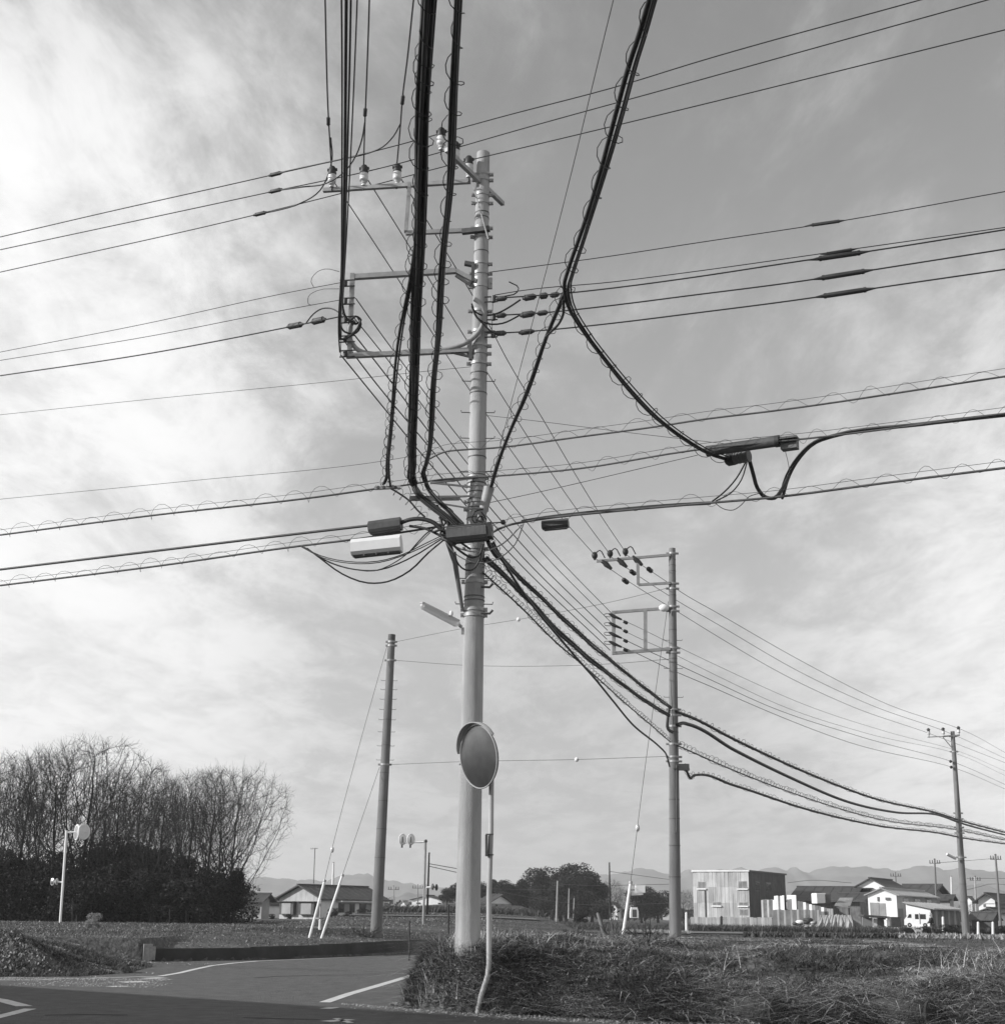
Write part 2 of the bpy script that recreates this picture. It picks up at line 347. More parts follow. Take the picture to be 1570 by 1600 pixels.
def resample(P, step):
    P = np.array(P); s = np.concatenate([[0], np.cumsum(np.linalg.norm(np.diff(P, axis=0), axis=1))]); n = max(2, int(s[-1]/step)+1); q = np.linspace(0, s[-1], n)
    return q, np.stack([np.interp(q, s, P[:, k]) for k in range(3)], 1)
def frames(P):
    T = np.gradient(P, axis=0); T /= np.linalg.norm(T, axis=1)[:, None]+1e-9
    S = np.cross(T, [0, 0, 1.]); S /= np.linalg.norm(S, axis=1)[:, None]+1e-9
    return T, S, np.cross(S, T)
def helix(mb, P, rad, pitch, r=.004, up=0., ph=0., n=3, wob=.25):
    q, C = resample(P, pitch/10); T, S, Uv = frames(C)
    k = rad*(1+wob*np.sin(q*1.9+ph)+.18*np.sin(q*5.3+2*ph)); a = 2*math.pi*q/pitch+ph+1.1*np.sin(q*.8)+.5*np.sin(q*2.3)
    mb.tube(list(C+Uv*up+S*(k*np.cos(a))[:, None]+Uv*(k*np.sin(a))[:, None]), r, n, False)
def cable(name, label, cat, pts, r=.008, group=None, ext=(0, 0), strands=None, hx=None, mess=None, m='rubber', n=6, step=.35, sag=None, fan=1.):
    """one cable or one bundle. strands: (side, up, radius) offsets; hx: (radius, pitch) spiral hanger; mess: messenger wire this far above"""
    P = path(pts, ext, step) if not isinstance(pts, dict) else pts['P']
    root_loc = P[len(P)//2]
    if not strands and not hx and not mess:
        mb = MB(); mb.tube(P, r, n); o = mb.build(name, M[m], None, root_loc); return tag(o, label, cat, group)
    t = empty(name, label, cat, root_loc, group)
    PA = np.array(P); T, S, Uv = frames(PA)
    if strands:
        d = np.concatenate([[0], np.cumsum(np.linalg.norm(np.diff(PA, axis=0), axis=1))])
        for k, (sx, su, sr) in enumerate(strands):
            tw = .25*np.sin(d*.55+k*2.1); w = .3*sr*np.sin(d*1.7+k)
            fn = 1+(fan-1)*(1-np.clip(d/8, 0, 1))*2; off = S*((sx+w)*fn)[:, None]+Uv*((su+tw*sr)*fn)[:, None]
            b = MB(); b.tube(list(PA+off), sr, n); b.build('strand', M[m], t)
    else: MB().tube(P, r, n).build('sheath', M[m], t)
    if mess: MB().tube(list(PA+Uv*mess), .0045, 4).build('messenger_wire', M['wire'], t)
    if hx:
        b = MB(); helix(b, P, hx[0], hx[1], hx[3] if len(hx) > 3 else .004, up=hx[2] if len(hx) > 2 else (mess or 0)*.5); b.build('spiral_hanger', M['rubber'], t)
    return t
def sleeve(name, label, p0, p1, r, group=None, ends=.35, m='boxdark', cat='cable sleeve', n=10):
    """a tapered sleeve clamped round a line between two points"""
    p0 = V3(p0); p1 = V3(p1); L = np.linalg.norm(p1-p0); t = empty(name, label, cat, (p0+p1)/2, group); a = (p1-p0)/L
    MB().lathe(p0, a, [(0, r*ends), (L*.25, r), (L*.75, r), (L, r*ends)], n).build('sleeve_body', M[m], t)
    b = MB()
    for q in (.2, .8): b.lathe(p0+a*L*(q-.02), a, [(0, r*1.05), (L*.04, r*1.05)], n)
    b.build('ribs', M[m], t); return t
Z = lambda px, py, Y=24.: float(at(px, py, Y)[2])
# ------------------------------------------------------------------ poles
class Pole:
    def __init__(s, name, label, group, b, tp, r0, r1, m='concrete', cat='utility pole', sunk=1.2):
        s.b = V3(b); s.t = V3(tp); s.r0 = r0; s.r1 = r1; s.root = empty(name, label, cat, s.b, group)
        lo = s.b-(s.t-s.b)*sunk/np.linalg.norm(s.t-s.b)
        mb = MB(); k = 10; P = [lo+(s.t-lo)*i/k for i in range(k+1)]; mb.tube(P, [r0+(r1-r0)*i/k for i in range(k+1)], 28); mb.build('shaft', M[m], s.root)
        s.ax = nrm(s.t-s.b)
    def q(s, z): f = (z-s.b[2])/(s.t[2]-s.b[2]); return s.b+(s.t-s.b)*f, s.r0+(s.r1-s.r0)*f
    def band(s, z, w=.06, bolt=None, m='galv', name='pole_band', lug=.07):
        p, r = s.q(z); b = MB(); b.lathe(p-s.ax*w/2, s.ax, [(0, r+.012), (w, r+.012)], 24)
        for sg in (bolt if bolt is not None else (1, -1)):
            c = p+np.array([sg*(r+lug*.6), -.02, 0]); b.box(c, (lug, .05, w*1.1)); b.lathe(c+np.array([sg*.01, -.05, 0]), (0, 1, 0), [(0, .016), (.1, .016)], 6)
        return b.build(name, M[m], s.root)
    def steps(s, zs, L=.17, m='galv_d'):
        for i, z in enumerate(zs):
            p, r = s.q(z)
            for sg in (1, -1) if i % 2 == 0 else (-1, 1):
                b = MB(); a = p+np.array([sg*r*.8, -r*.3, 0]); b.tube([a, a+np.array([sg*(L+r*.2), -.02, -.005]), a+np.array([sg*(L+r*.2)+sg*.01, -.02, .035])], .009, 5); b.build('step_bolt', M[m], s.root)
    def rings(s, zs, r_=.006, m='galv_d'):
        for z in zs:
            p, r = s.q(z); MB().lathe(p, s.ax, [(0, r+r_), (.018, r+r_)], 20).build('steel_strap', M[m], s.root)
def insulator(parent, p, sc=1., tilt=(0, 0, 1)):
    """pin insulator, standing: white body, dark flange and cap"""
    b = MB(); b.lathe(p, tilt, [(0, .05*sc), (.03*sc, .055*sc), (.035*sc, .035*sc), (.06*sc, .035*sc), (.065*sc, .062*sc), (.08*sc, .062*sc), (.085*sc, .045*sc), (.1*sc, .045*sc), (.11*sc, .09*sc), (.2*sc, .098*sc), (.21*sc, .088*sc), (.24*sc, .098*sc), (.3*sc, .09*sc)], 14)
    o = b.build('insulator', M['porcelain'], parent)
    c = MB(); p = V3(p)+nrm(V3(tilt))*.3*sc; c.lathe(p, tilt, [(0, .085*sc), (.03*sc, .098*sc), (.1*sc, .085*sc), (.17*sc, .08*sc), (.21*sc, .05*sc)], 12)
    c.beam(p+np.array([-.11*sc, 0, .12*sc]), p+np.array([.11*sc, 0, .14*sc]), .05*sc, .05*sc); cc = c.build('insulator_cap', M['cap'], o)
    b = MB(); b.lathe(V3(p)-nrm(V3(tilt))*(.3*sc+.09), tilt, [(0, .018), (.1, .018)], 6); b.build('insulator_pin', M['galv_d'], o)
    return o
# main pole
P1 = Pole('utility_pole', 'tall pale concrete utility pole standing on the weedy bank behind the traffic mirror', 'concrete utility poles', at(730, 1484, 24), at(755, 240, 24), .213, .123)
def zat1(py): return float(at(742, py, 24)[2])
MB().lathe(P1.t-P1.ax*.01, P1.ax, [(0, .121), (.02, .124), (.04, .1)], 24).build('pole_cap', M['galv'], P1.root)
for py in (273, 282, 305, 318, 357, 371, 413, 428, 443, 487, 519, 541, 553, 569): P1.band(zat1(py), .05 if py not in (443,) else .2)
for py in (747, 760, 785, 797, 832, 858, 910, 953, 962): P1.band(zat1(py), .05 if py < 900 else .06, lug=.05)
P1.rings([zat1(p) for p in (334, 342, 395, 585, 616, 716, 771, 812, 884, 934, 940, 1196)])
P1.rings([zat1(p) for p in (745, 757, 783, 796)], .014)
P1.steps([zat1(p) for p in (597, 646, 686, 738, 905, 945)], .14)
def arm(P, a, b, w=.075, h=.075, m='galv', name='crossarm'): return MB().beam(a, b, w, h).build(name, M[m], P.root)
Zarm = Z(750, 287)
Aend = atz(505, 297, Zarm); Broot = atz(735, 283, Zarm)
arm(P1, Aend, Broot, .08, .075)
arm(P1, at(640, 286, 23.95), at(634, 362, 23.95), .12, .06); arm(P1, at(634, 364, 23.95), at(745, 359, 23.95), .07, .075)
arm(P1, at(652, 366, 24.0), at(655, 545, 24.0), .05, .05, 'galv', 'brace')
for (x, y) in ((518, 287), (568, 285), (620, 283)): insulator(P1.root, atz(x, y+5, Zarm+.03), .86)
# slanted arm pointing at the road crossing
S0 = atz(687, 233, Zarm); S1 = atz(776, 318, Zarm); dS = S1-S0
arm(P1, S0+np.array([.12, 0, 0]), S1+np.array([.12, 0, 0]), .075, .08)
for k, (x, y) in enumerate(((689, 232), (711, 253), (732, 275))): insulator(P1.root, atz(x, y+2, Zarm+.05), .88)
arm(P1, at(740, 292, 23.8), at(763, 374, 23.7), .045, .02, 'galv', 'brace')
MB().beam(at(722, 362, 23.9), at(765, 357, 23.8), .1, .09).build('arm_bracket', M['galv_d'], P1.root)
MB().beam(at(726, 411, 23.9), at(741, 414, 23.9), .1, .07).build('arm_bracket', M['galv_d'], P1.root)
# lower frame
fy = 23.9
arm(P1, at(548, 433, fy), at(712, 423, fy), .1, .09); arm(P1, at(712, 423, fy), at(744, 440, fy), .09, .08); arm(P1, at(712, 430, fy), at(735, 445, fy), .05, .05, 'galv_d', 'brace')
arm(P1, at(551, 428, fy), at(546, 553, fy), .11, .08); arm(P1, at(541, 556, fy), at(738, 547, fy), .1, .08); arm(P1, at(700, 549, fy), at(738, 558, fy), .04, .04, 'galv_d', 'brace')
MB().beam(at(735, 535, 23.75), at(735, 562, 23.75), .08, .06, (1, 0, 0)).build('arm_bracket', M['galv_d'], P1.root)
MB().beam(at(739, 410, 23.75), at(739, 440, 23.75), .08, .06, (1, 0, 0)).build('arm_bracket', M['galv_d'], P1.root)
MB().tube(path([(553, 500, 23.8), (546, 512), (548, 532), (560, 547), (585, 553), (640, 549), (700, 545), (735, 531), (752, 512), (757, 490), (750, 473), (741, 467, 23.6)]), .045, 10).build('cable_conduit', M['conduit'], P1.root)
for y in (443, 471, 500, 530, 553):      # post line shackles left of the frame
    b = MB(); p = at(541, y, 23.8)
    for dz in (-.06, .06): b.beam(p+np.array([-.12, 0, dz]), p+np.array([.16, 0, dz+.02]), .04, .012)
    b.build('shackle', M['galv_d'], P1.root); MB().lathe(p+np.array([-.02, 0, -.05]), (0, 0, 1), [(0, .04), (.1, .04)], 8).build('shackle_insulator', M['cap'], P1.root)
MB().tube([at(537, 440, 23.8), at(532, 556, 23.8)], .008, 5).build('tie_rod', M['galv_d'], P1.root)
for y in (467, 495, 522):
    b = MB(); p = at(769, y, 23.85)
    for dz in (-.05, .05): b.beam(p+np.array([-.14, 0, dz-.01]), p+np.array([.1, 0, dz]), .04, .012)
    b.lathe(p+np.array([.02, 0, -.06]), (0, 0, 1), [(0, .045), (.12, .045)], 8); b.build('shackle', M['galv_d'], P1.root)
MB().tube([at(770, 465, 23.85), at(768, 528, 23.85)], .008, 5).build('tie_rod', M['galv_d'], P1.root)
# stub arms of the telephone cables
for (a, b_, w) in (((672, 754), (748, 745), .05), ((640, 779), (718, 778), .075), ((672, 754), (737, 761), .03), ((690, 777), (740, 775), .03), ((660, 782), (738, 795), .025)):
    arm(P1, at(a[0], a[1], 23.7), at(b_[0], b_[1], 23.85), w, w, 'galv', 'stub_arm')
MB().tube([at(764, 762, 23.7), at(757, 790, 23.7), at(750, 815, 23.7)], [.1, .085, .07], 10).build('cable_riser', M['conduit'], P1.root)
MB().tube([at(700, 846, 23.4), at(711, 880, 23.5), at(722, 950, 23.7)], [.05, .045, .03], 8).build('strut', M['boxgrey'], P1.root)
for y in (917, 958):
    p = at(756, y, 23.75); MB().tube([p+np.array([-.05, 0, 0]), p+np.array([.1, -.02, -.01]), p+np.array([.15, -.02, .05])], .022, 7).build('hook', M['galv_d'], P1.root)
# pole 2
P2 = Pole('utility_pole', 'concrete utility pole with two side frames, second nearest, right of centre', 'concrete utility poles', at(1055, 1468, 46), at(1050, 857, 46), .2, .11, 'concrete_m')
z2 = lambda py: float(at(1050, py, 46)[2])
for py in (865, 912, 920, 948, 955, 1013, 1020, 1109, 1118, 1135, 1163, 1183, 1190): P2.band(z2(py), .06, lug=.09)
P2.rings([z2(p) for p in (875, 884, 893, 931, 985, 1030, 1036, 1145, 1250, 1280, 1322, 1371)])
P2.steps([z2(p) for p in (1001, 1045, 1090)], .16)
a2 = 45.9
arm(P2, at(932, 877, a2), at(1047, 867, a2), .09, .08); arm(P2, at(996, 872, a2), at(997, 913, a2), .1, .1); arm(P2, at(997, 914, a2), at(1047, 911, a2), .08, .08)
arm(P2, at(958, 957, a2), at(1047, 950, a2), .09, .09); arm(P2, at(958, 955, a2), at(959, 1020, a2), .12, .12); arm(P2, at(1008, 953, a2), at(1008, 1016, a2), .12, .12); arm(P2, at(956, 1021, a2), at(1047, 1014, a2), .1, .1)
for (x, y) in ((929, 868), (953, 865), (977, 862)):
    p = at(x, y, a2); b = MB(); b.ball(p, .13, 10, 6, (.8, .8, 1)); b.lathe(p-np.array([0, 0, .16]), (0, 0, 1), [(0, .03), (.1, .06), (.14, .04)], 8); b.build('insulator', M['cap'], P2.root)
    q = at(x+18, y+14, a2); MB().tube([q+np.array([-.15, 0, .15]), q, q+np.array([.18, 0, -.16])], [.05, .1, .05], 8).build('strain_insulator', M['cap'], P2.root)
    MB().tube(path([(x, y-2, a2), (x+8, y-8, a2), (x+16, y+4, a2)]), .02, 5).build('jumper', M['rubber'], P2.root)
for k, (x, y) in enumerate(((957, 962), (957, 976), (957, 991), (957, 1005))):
    b = MB(); p = at(x, y, 45.8); b.tube([p+np.array([-.12, 0, .06]), p, p+np.array([.3, 0, -.13])], [.03, .06, .03], 7); b.build('shackle_insulator', M['cap'], P2.root)
    MB().tube(path([(954, y+2, 45.8), (945, y+1, 45.7), (944, y-2, 45.6), (955, y-3, 45.7)]), .012, 4).build('jumper', M['wire'], P2.root)
    MB().lathe(at(x+17, y+9, 45.8), (.5, 0, -.25), [(0, .05), (.12, .06), (.16, .03)], 8).build('wire_clamp', M['cap'], P2.root)
MB().tube([at(1057, 1196, 45.7), at(1057, 1300, 45.7)], .02, 5).build('riser_pipe', M['galv_d'], P2.root)
MB().box(at(1066, 1199, 45.8), (.42, .2, .2)).build('terminal_box', M['boxdark'], P2.root)
MB().tube(path([(1046, 1105, 45.7), (1043, 1125), (1044, 1140), (1052, 1145, 45.7)]), .05, 7).build('cable_loop', M['rubber'], P2.root)
# street lamp on pole 2: a white cover
lt = empty('street_lamp', 'small bright white street lamp shining beside the second pole', 'street lamp', at(1040, 950, 45.7))
MB().ball(at(1037, 950, 45.7), .14, 12, 8, (1.2, .8, .9)).build('lamp_cover', M['white'], lt); MB().beam(at(1040, 950, 45.7), at(1049, 951, 45.8), .05, .05).build('lamp_bracket', M['galv_d'], lt)
# pole 3
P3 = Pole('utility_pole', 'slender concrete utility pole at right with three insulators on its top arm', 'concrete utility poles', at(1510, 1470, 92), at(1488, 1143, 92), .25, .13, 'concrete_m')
z3 = lambda py: float(at(1497, py, 92)[2])
for py in (1151, 1175, 1271, 1280, 1293, 1302, 1340): P3.band(z3(py), .08, lug=.12)
P3.rings([z3(p) for p in (1256, 1316, 1345, 1382, 1410)], .01)
MB().beam(at(1473, 1151, 91.9), at(1499, 1149, 91.9), .09, .09).build('crossarm', M['galv'], P3.root); MB().beam(at(1473, 1152, 91.9), at(1488, 1170, 91.9), .05, .05).build('brace', M['galv'], P3.root)
for (x, y) in ((1451, 1150), (1474, 1149), (1498, 1147)): insulator(P3.root, at(x, y+1, 91.8), 1.05)
MB().beam(at(1449, 1152, 91.8), at(1474, 1151, 91.9), .05, .05).build('crossarm', M['galv'], P3.root)
for (x, y) in ((1485, 1190), (1486, 1199)): MB().ball(at(x, y, 91.8), .1, 7, 5).build('insulator', M['cap'], P3.root)
MB().tube([at(1494, 1222, 91.6), at(1497, 1290, 91.6), at(1500, 1335, 91.6)], .11, 7).build('riser_pipe', M['concrete_d'], P3.root)
MB().tube([at(1479, 1335, 91.5), at(1493, 1342, 91.7)], [.09, .09], 6).build('lamp_tube', M['boxwhite'], P3.root)
# left pole, dark
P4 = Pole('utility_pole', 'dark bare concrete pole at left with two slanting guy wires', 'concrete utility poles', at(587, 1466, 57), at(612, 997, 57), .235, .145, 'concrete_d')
z4 = lambda py: float(at(600, py, 57)[2])
for py in (1003, 1009, 1032, 1195): P4.band(z4(py), .07, lug=.08)
P4.rings([z4(p) for p in (1125, 1165, 1208, 1252, 1296, 1341)]); P4.steps([z4(p) for p in (1064, 1078, 1093, 1109, 1125, 1144, 1166, 1188)], .16)
MB().lathe(P4.t-P4.ax*.1, P4.ax, [(0, .15), (.24, .15)], 16).build('pole_cap', M['boxdark'], P4.root)
# ------------------------------------------------------------------ the wires
zi = Zarm+.45; HV = 'high voltage wires crossing the sky behind the tall pole'
hv = [('uppermost', [(0, 370, None, zi), (150, 335), (425, 273), (600, 232), (689, 208, None, zi), (780, 183), (980, 130), (1080, 99), (1435, 0, None, zi)]),
      ('middle', [(0, 390, None, zi), (425, 299), (600, 261), (711, 231, None, zi), (780, 211), (1080, 128), (1540, 0, None, zi)]),
      ('lowest', [(0, 425, None, zi), (400, 335), (587, 288), (733, 250, None, zi), (780, 239), (1080, 167), (1570, 46, None, zi)])]
for w, p in hv: cable('power_line', w+' of the three high voltage wires crossing behind the pole top', 'power line', p, .011, HV, (25, 25), m='rubber', n=5)
for w, p in (('uppermost', (425, 273)), ('middle', (425, 299)), ('lowest', (401, 335))):
    a = atz(p[0]-5, p[1]+1.2, zi); b = atz(p[0]+16, p[1]-4, zi); sleeve('wire_clamp', 'dark clamp on the '+w+' high voltage wire, left of the pole', a, b, .04, 'clamps on the high voltage wires', .5, 'cap', 'wire clamp')
PJ = 'power wires coming overhead to the pole top insulators'; z0 = Zarm+.5
near = [('left', [(506, -90, None, z0+.2), (508, 0), (513, 180), (515, 215), (518, 264, None, z0)], (508, 0)),
        ('middle', [(579, -90, None, z0+.2), (577, 0), (571, 170), (570, 195), (568, 262, None, z0)], 0),
        ('right', [(656, -90, None, z0+.2), (646, 0), (636, 95), (629, 150), (626, 190), (620, 258, None, z0)], 0)]
for w, p, _ in near: cable('power_line', w+' power wire dropping from above onto the '+w+' insulator of the upper arm', 'power line', p, .014, PJ, (12, 0), n=6)
for w, p in (('left', (513, 182, 513, 196)), ('middle', (571, 168, 570, 182)), ('right', (630, 148, 628, 164))):
    sleeve('cable_sleeve', 'dark sleeve on the '+w+' overhead power wire above the insulators', atz(p[0], p[1], z0+.05), atz(p[2], p[3], z0+.05), .035, 'sleeves on the overhead power wires', .4)
for w, p in (('lowest', [(517, 215, None, z0), (517, 258, None, z0), (512, 275), (500, 297), (470, 317), (435, 328), (404, 334, None, zi)]),
             ('middle', [(570, 190, None, z0), (566, 215), (556, 243), (538, 268), (510, 286), (470, 292), (428, 298, None, zi)]),
             ('uppermost', [(626, 192, None, z0), (615, 212), (598, 229), (575, 239), (540, 247), (480, 260), (430, 271, None, zi)])):
    cable('jumper_cable', 'curved jumper cable joining the '+w+' high voltage wire to an overhead wire', 'jumper cable', p, .014, 'jumper cables at the pole top', step=.15)
DL = 'power wires running away from the tall pole to the second pole'
to2 = [('leftmost high voltage', [(522, 284, None, Zarm+.25), (613, 422), (680, 527), (735, 611), (762, 650), (800, 706), (870, 800), (928, 866, a2)], .011),
       ('middle high voltage', [(572, 276, None, Zarm+.25), (638, 382), (667, 430), (729, 531), (762, 583), (850, 722), (904, 800), (952, 865, a2)], .011),
       ('rightmost high voltage', [(623, 273, None, Zarm+.25), (689, 380), (763, 505), (786, 550), (850, 658), (935, 800), (976, 861, a2)], .011),
       ('first low voltage', [(556, 466, 23.9), (580, 500), (641, 583), (730, 700), (861, 860), (957, 960, 45.8)], .011),
       ('second low voltage', [(548, 490, 23.9), (594, 547), (711, 700), (844, 860), (956, 974, 45.8)], .011),
       ('third low voltage', [(545, 512, 23.9), (583, 560), (690, 700), (824, 860), (949, 985, 45.8)], .014),
       ('fourth low voltage', [(540, 535, 23.9), (558, 560), (672, 700), (807, 860), (948, 999, 45.8)], .014),
       ('fifth and lowest low voltage', [(533, 555, 23.9), (594, 630), (651, 700), (792, 860), (953, 1016, 45.8)], .014)]
for w, p, r in to2: cable('power_line', w+' wire slanting down from the tall pole to the second pole', 'power line', p, r, DL, n=5)
zl = Z(536, 500)
for w, p, r in (('leftmost', [(532, -90, None, zl+2.2), (533.5, 0), (534, 300), (533, 430), (529, 520), (531, 550, 23.8)], .014), ('thick second', [(542, -90, None, zl+2.4), (541, 0), (538, 300), (535, 430), (531, 500), (531, 530, 23.8)], .026),
             ('third', [(549, -90, None, zl+2.6), (548, 0), (541, 300), (537, 430), (535, 475), (542, 497), (556, 505, 23.7)], .017), ('fourth', [(561, -90, None, zl+2.8), (558, 0), (545, 300), (538, 430), (536, 465, 23.8)], .012)):
    cable('power_line', w+' of the four low voltage wires hanging down to the left frame', 'power line', p, r, 'low voltage wires coming overhead to the left frame', (10, 0))
for w, p in (('small', [(534, 470, 23.7), (539, 495), (556, 506), (564, 500), (556, 494), (548, 500, 23.7)]), ('large', [(530, 505, 23.7), (538, 518), (556, 520), (564, 506), (559, 496, 23.7)]), ('lowest', [(530, 528, 23.7), (537, 530), (550, 522), (561, 508), (563, 500, 23.7)])):
    cable('jumper_cable', w+' dark jumper loop at the lower left frame', 'jumper cable', p, .02, 'jumper loops at the lower left frame', step=.1)
def frz(x, y): return float(at(x, y, 23.8)[2])
for w, p, r in (('top', [(0, 550, None, frz(515, 443)), (230, 505), (460, 455), (534, 441, 23.8)], .007), ('middle', [(0, 563, None, frz(513, 471)), (240, 524), (445, 484), (534, 468, 23.8)], .007), ('bottom thicker', [(0, 587, None, frz(510, 498)), (240, 551), (450, 511), (534, 494, 23.8)], .013)):
    cable('power_line', w+' of three service wires leaving the frame to the left', 'power line', p, r, 'service wires leaving to the left', (25, 0), n=5)
sleeve('cable_sleeve', 'long dark sleeve on the bottom service wire left of the frame', at(448, 511, 23.8+.9), at(474, 506, 23.8+.6), .055)
sleeve('cable_sleeve', 'short dark sleeve on the bottom service wire beside the frame', at(486, 503.5, 24.3), at(509, 498, 24.1), .06)
for w, p in (('top', [(490, 448, 24.2), (486, 440), (495, 425), (508, 420), (530, 424, 23.8)]), ('middle', [(500, 474, 24.2), (482, 475), (482, 463), (495, 454), (530, 451, 23.8)]), ('bottom thick', [(478, 505, 24.4), (490, 490), (503, 482), (518, 482), (533, 490, 23.7)])):
    cable('jumper_cable', w+' looped jumper on the service wires at the frame', 'jumper cable', p, .006 if w[0] != 'b' else .014, 'jumpers on the service wires', m='wire' if w[0] != 'b' else 'rubber', step=.12)
for w, p in (('upper', [(0, 648, None, Z(733, 573)), (240, 623), (555, 592), (664, 580), (735, 573, 24)]), ('lower', [(0, 780, None, Z(735, 700)), (300, 751), (600, 720), (655, 711), (735, 702, 24)])):
    cable('guy_wire', w+' thin bare wire running left from the tall pole', 'bare wire', p, .005, 'thin bare wires running left', (25, 0), m='wire', n=4)
rz = lambda x, y: float(at(x, y, 23.9)[2])
for w, p, r in (('highest thin', [(765, 425, 23.9), (960, 399), (1070, 382), (1322, 343.6), (1570, 299, None, rz(765, 425))], .009), ('second', [(772, 461, 23.9), (810, 454.5), (960, 440), (1070, 426), (1339, 388), (1570, 355, None, rz(772, 461))], .009),
             ('third', [(770, 466, 23.9), (873, 459), (960, 449.6), (1070, 435), (1262, 406), (1360, 392), (1570, 358.6, None, rz(770, 466))], .014), ('fourth', [(770, 493, 23.9), (855, 488), (960, 476.6), (1070, 462.6), (1266, 437), (1367, 421), (1570, 389, None, rz(770, 493))], .014),
             ('lowest', [(770, 521, 23.9), (836, 517), (960, 504.6), (1070, 491), (1269.5, 465), (1371, 449.6), (1570, 420.6, None, rz(770, 521))], .014)):
    cable('power_line', w+' of the five low voltage wires running right from the tall pole', 'power line', p, r, 'low voltage wires running right', (0, 25), n=5)
def onz(x, y, z): return atz(x, y, z)
for w, q, z, r in (('highest', (1257, 353, 1323, 343.5), rz(765, 425), .03), ('second', (1281, 398, 1341, 388), rz(772, 461), .03), ('third', (1262, 406.5, 1362, 391.8), rz(770, 466), .045), ('fourth', (1266, 437, 1369, 420.5), rz(770, 493), .045), ('lowest', (1269, 465, 1372, 449.4), rz(770, 521), .045)):
    sleeve('cable_sleeve', 'long tapered sleeve at right on the '+w+' of the five low voltage wires', onz(q[0], q[1], z), onz(q[2], q[3], z), r, 'tapered sleeves on the right wires', .15, 'cap')
for k, (w, q) in enumerate((('upper inner', (774, 467, 792, 465.5)), ('upper middle', (816, 466, 838, 462.5)), ('upper next', (842, 463, 856, 461)), ('upper outer', (859, 462, 874, 459)), ('centre inner', (774, 493, 791, 492)), ('centre middle', (812, 493, 836, 489)), ('centre outer', (839, 490, 856, 487.5)), ('lower inner', (773, 521, 791, 520)), ('lower outer', (810, 520, 835, 517)))):
    sleeve('wire_clamp', w+' dark clamp on the wires just right of the tall pole', at(q[0], q[1], 23.85-.002*(q[0]-770)), at(q[2], q[3], 23.85-.002*(q[2]-770)), .05 if 'inner' in w or 'outer' in w else .06, 'wire clamps right of the tall pole', .45, 'boxdark', 'wire clamp')
for w, p in (('upper', [(737, 474, 23.6), (741, 485), (752, 492), (775, 490), (795, 480), (813, 468, 23.7)]), ('middle', [(737, 478, 23.6), (745, 496), (760, 505), (785, 505), (805, 496), (812, 492, 23.7)]), ('lower', [(738, 481, 23.6), (745, 495), (757, 508), (768, 518), (782, 522, 23.7)])):
    cable('jumper_cable', w+' dark jumper looping round the tall pole to the right wires', 'jumper cable', p, .018, 'jumpers round the tall pole', step=.12)
cable('wire_hook', 'short bent wire end above the right hand wires', 'wire end', [(787, 463, 23.8), (808, 456), (810, 450), (795, 440, 23.8)], .012, step=.08)
# telephone cables with spiral hangers
zc1 = Z(740, 702); zc2 = Z(740, 747); zc3 = Z(765, 830)
cable('telephone_cable', 'upper telephone cable with wavy spiral hangers running right', 'telephone cable', [(671, 717, 23.6), (680, 712), (695, 706), (720, 703), (770, 700), (902, 683), (1029, 666), (1100, 655), (1200, 643), (1570, 588, None, zc1)], .016, None, (0, 20), hx=(.085, .62, .07, .0035), mess=.13, m='cablegrey')
cable('telephone_cable', 'middle telephone cable with spiral hangers running right to the black cylinder', 'telephone cable', [(596, 763, 23.7), (640, 757), (690, 749), (740, 746, 23.7), (800, 742), (902, 732.5), (1080, 704), (1290, 682), (1570, 646, None, zc2)], .016, None, (0, 20), hx=(.08, .5, .04, .0035), mess=.1, m='cablegrey')
cable('cable_bundle', 'thick bundled cable entering the frame at the right edge', 'cable bundle', [(1222, 779, None, zc2), (1232, 745), (1250, 715), (1275, 692), (1300, 683), (1440, 664), (1570, 649, None, zc2)], .03, None, (0, 20), strands=[(0, 0, .026), (.04, .02, .02), (-.03, .03, .016)], hx=None)
cable('telephone_cable', 'lower telephone cable with spiral hangers running right below the cylinder', 'telephone cable', [(758, 838, 23.5), (790, 822), (822, 815), (870, 808), (958, 799), (1106, 786), (1200, 778), (1380, 755), (1570, 731, None, zc3+.1)], .02, None, (0, 20), hx=(.09, .6, .06), mess=.11, m='cablegrey')
cable('telephone_cable', 'dark extra cable along the lower right telephone line', 'telephone cable', [(815, 815, 23.4), (850, 809), (900, 803), (960, 797), (1040, 790), (1110, 786, 22.2)], .03, m='rubber')
cable('telephone_cable', 'upper left telephone cable with spiral hangers ending at the small plate', 'telephone cable', [(0, 836, None, Z(590, 763)), (250, 804), (500, 776), (592, 763, 23.7)], .018, None, (20, 0), hx=(.1, .6, .06), mess=.11, m='rubber')
cable('telephone_cable', 'plain thick telephone cable at left entering the dark box', 'telephone cable', [(0, 890, None, Z(575, 822)), (250, 860), (500, 830), (578, 821, 23.6)], .024, None, (20, 0), n=8)
cable('telephone_cable', 'lower left telephone cable with spiral hangers above the pale box', 'telephone cable', [(0, 915, None, Z(560, 842)), (250, 884), (470, 853), (560, 842, 23.6), (640, 830), (690, 822, 23.5)], .019, None, (20, 0), hx=(.09, .6, .05), mess=.09)
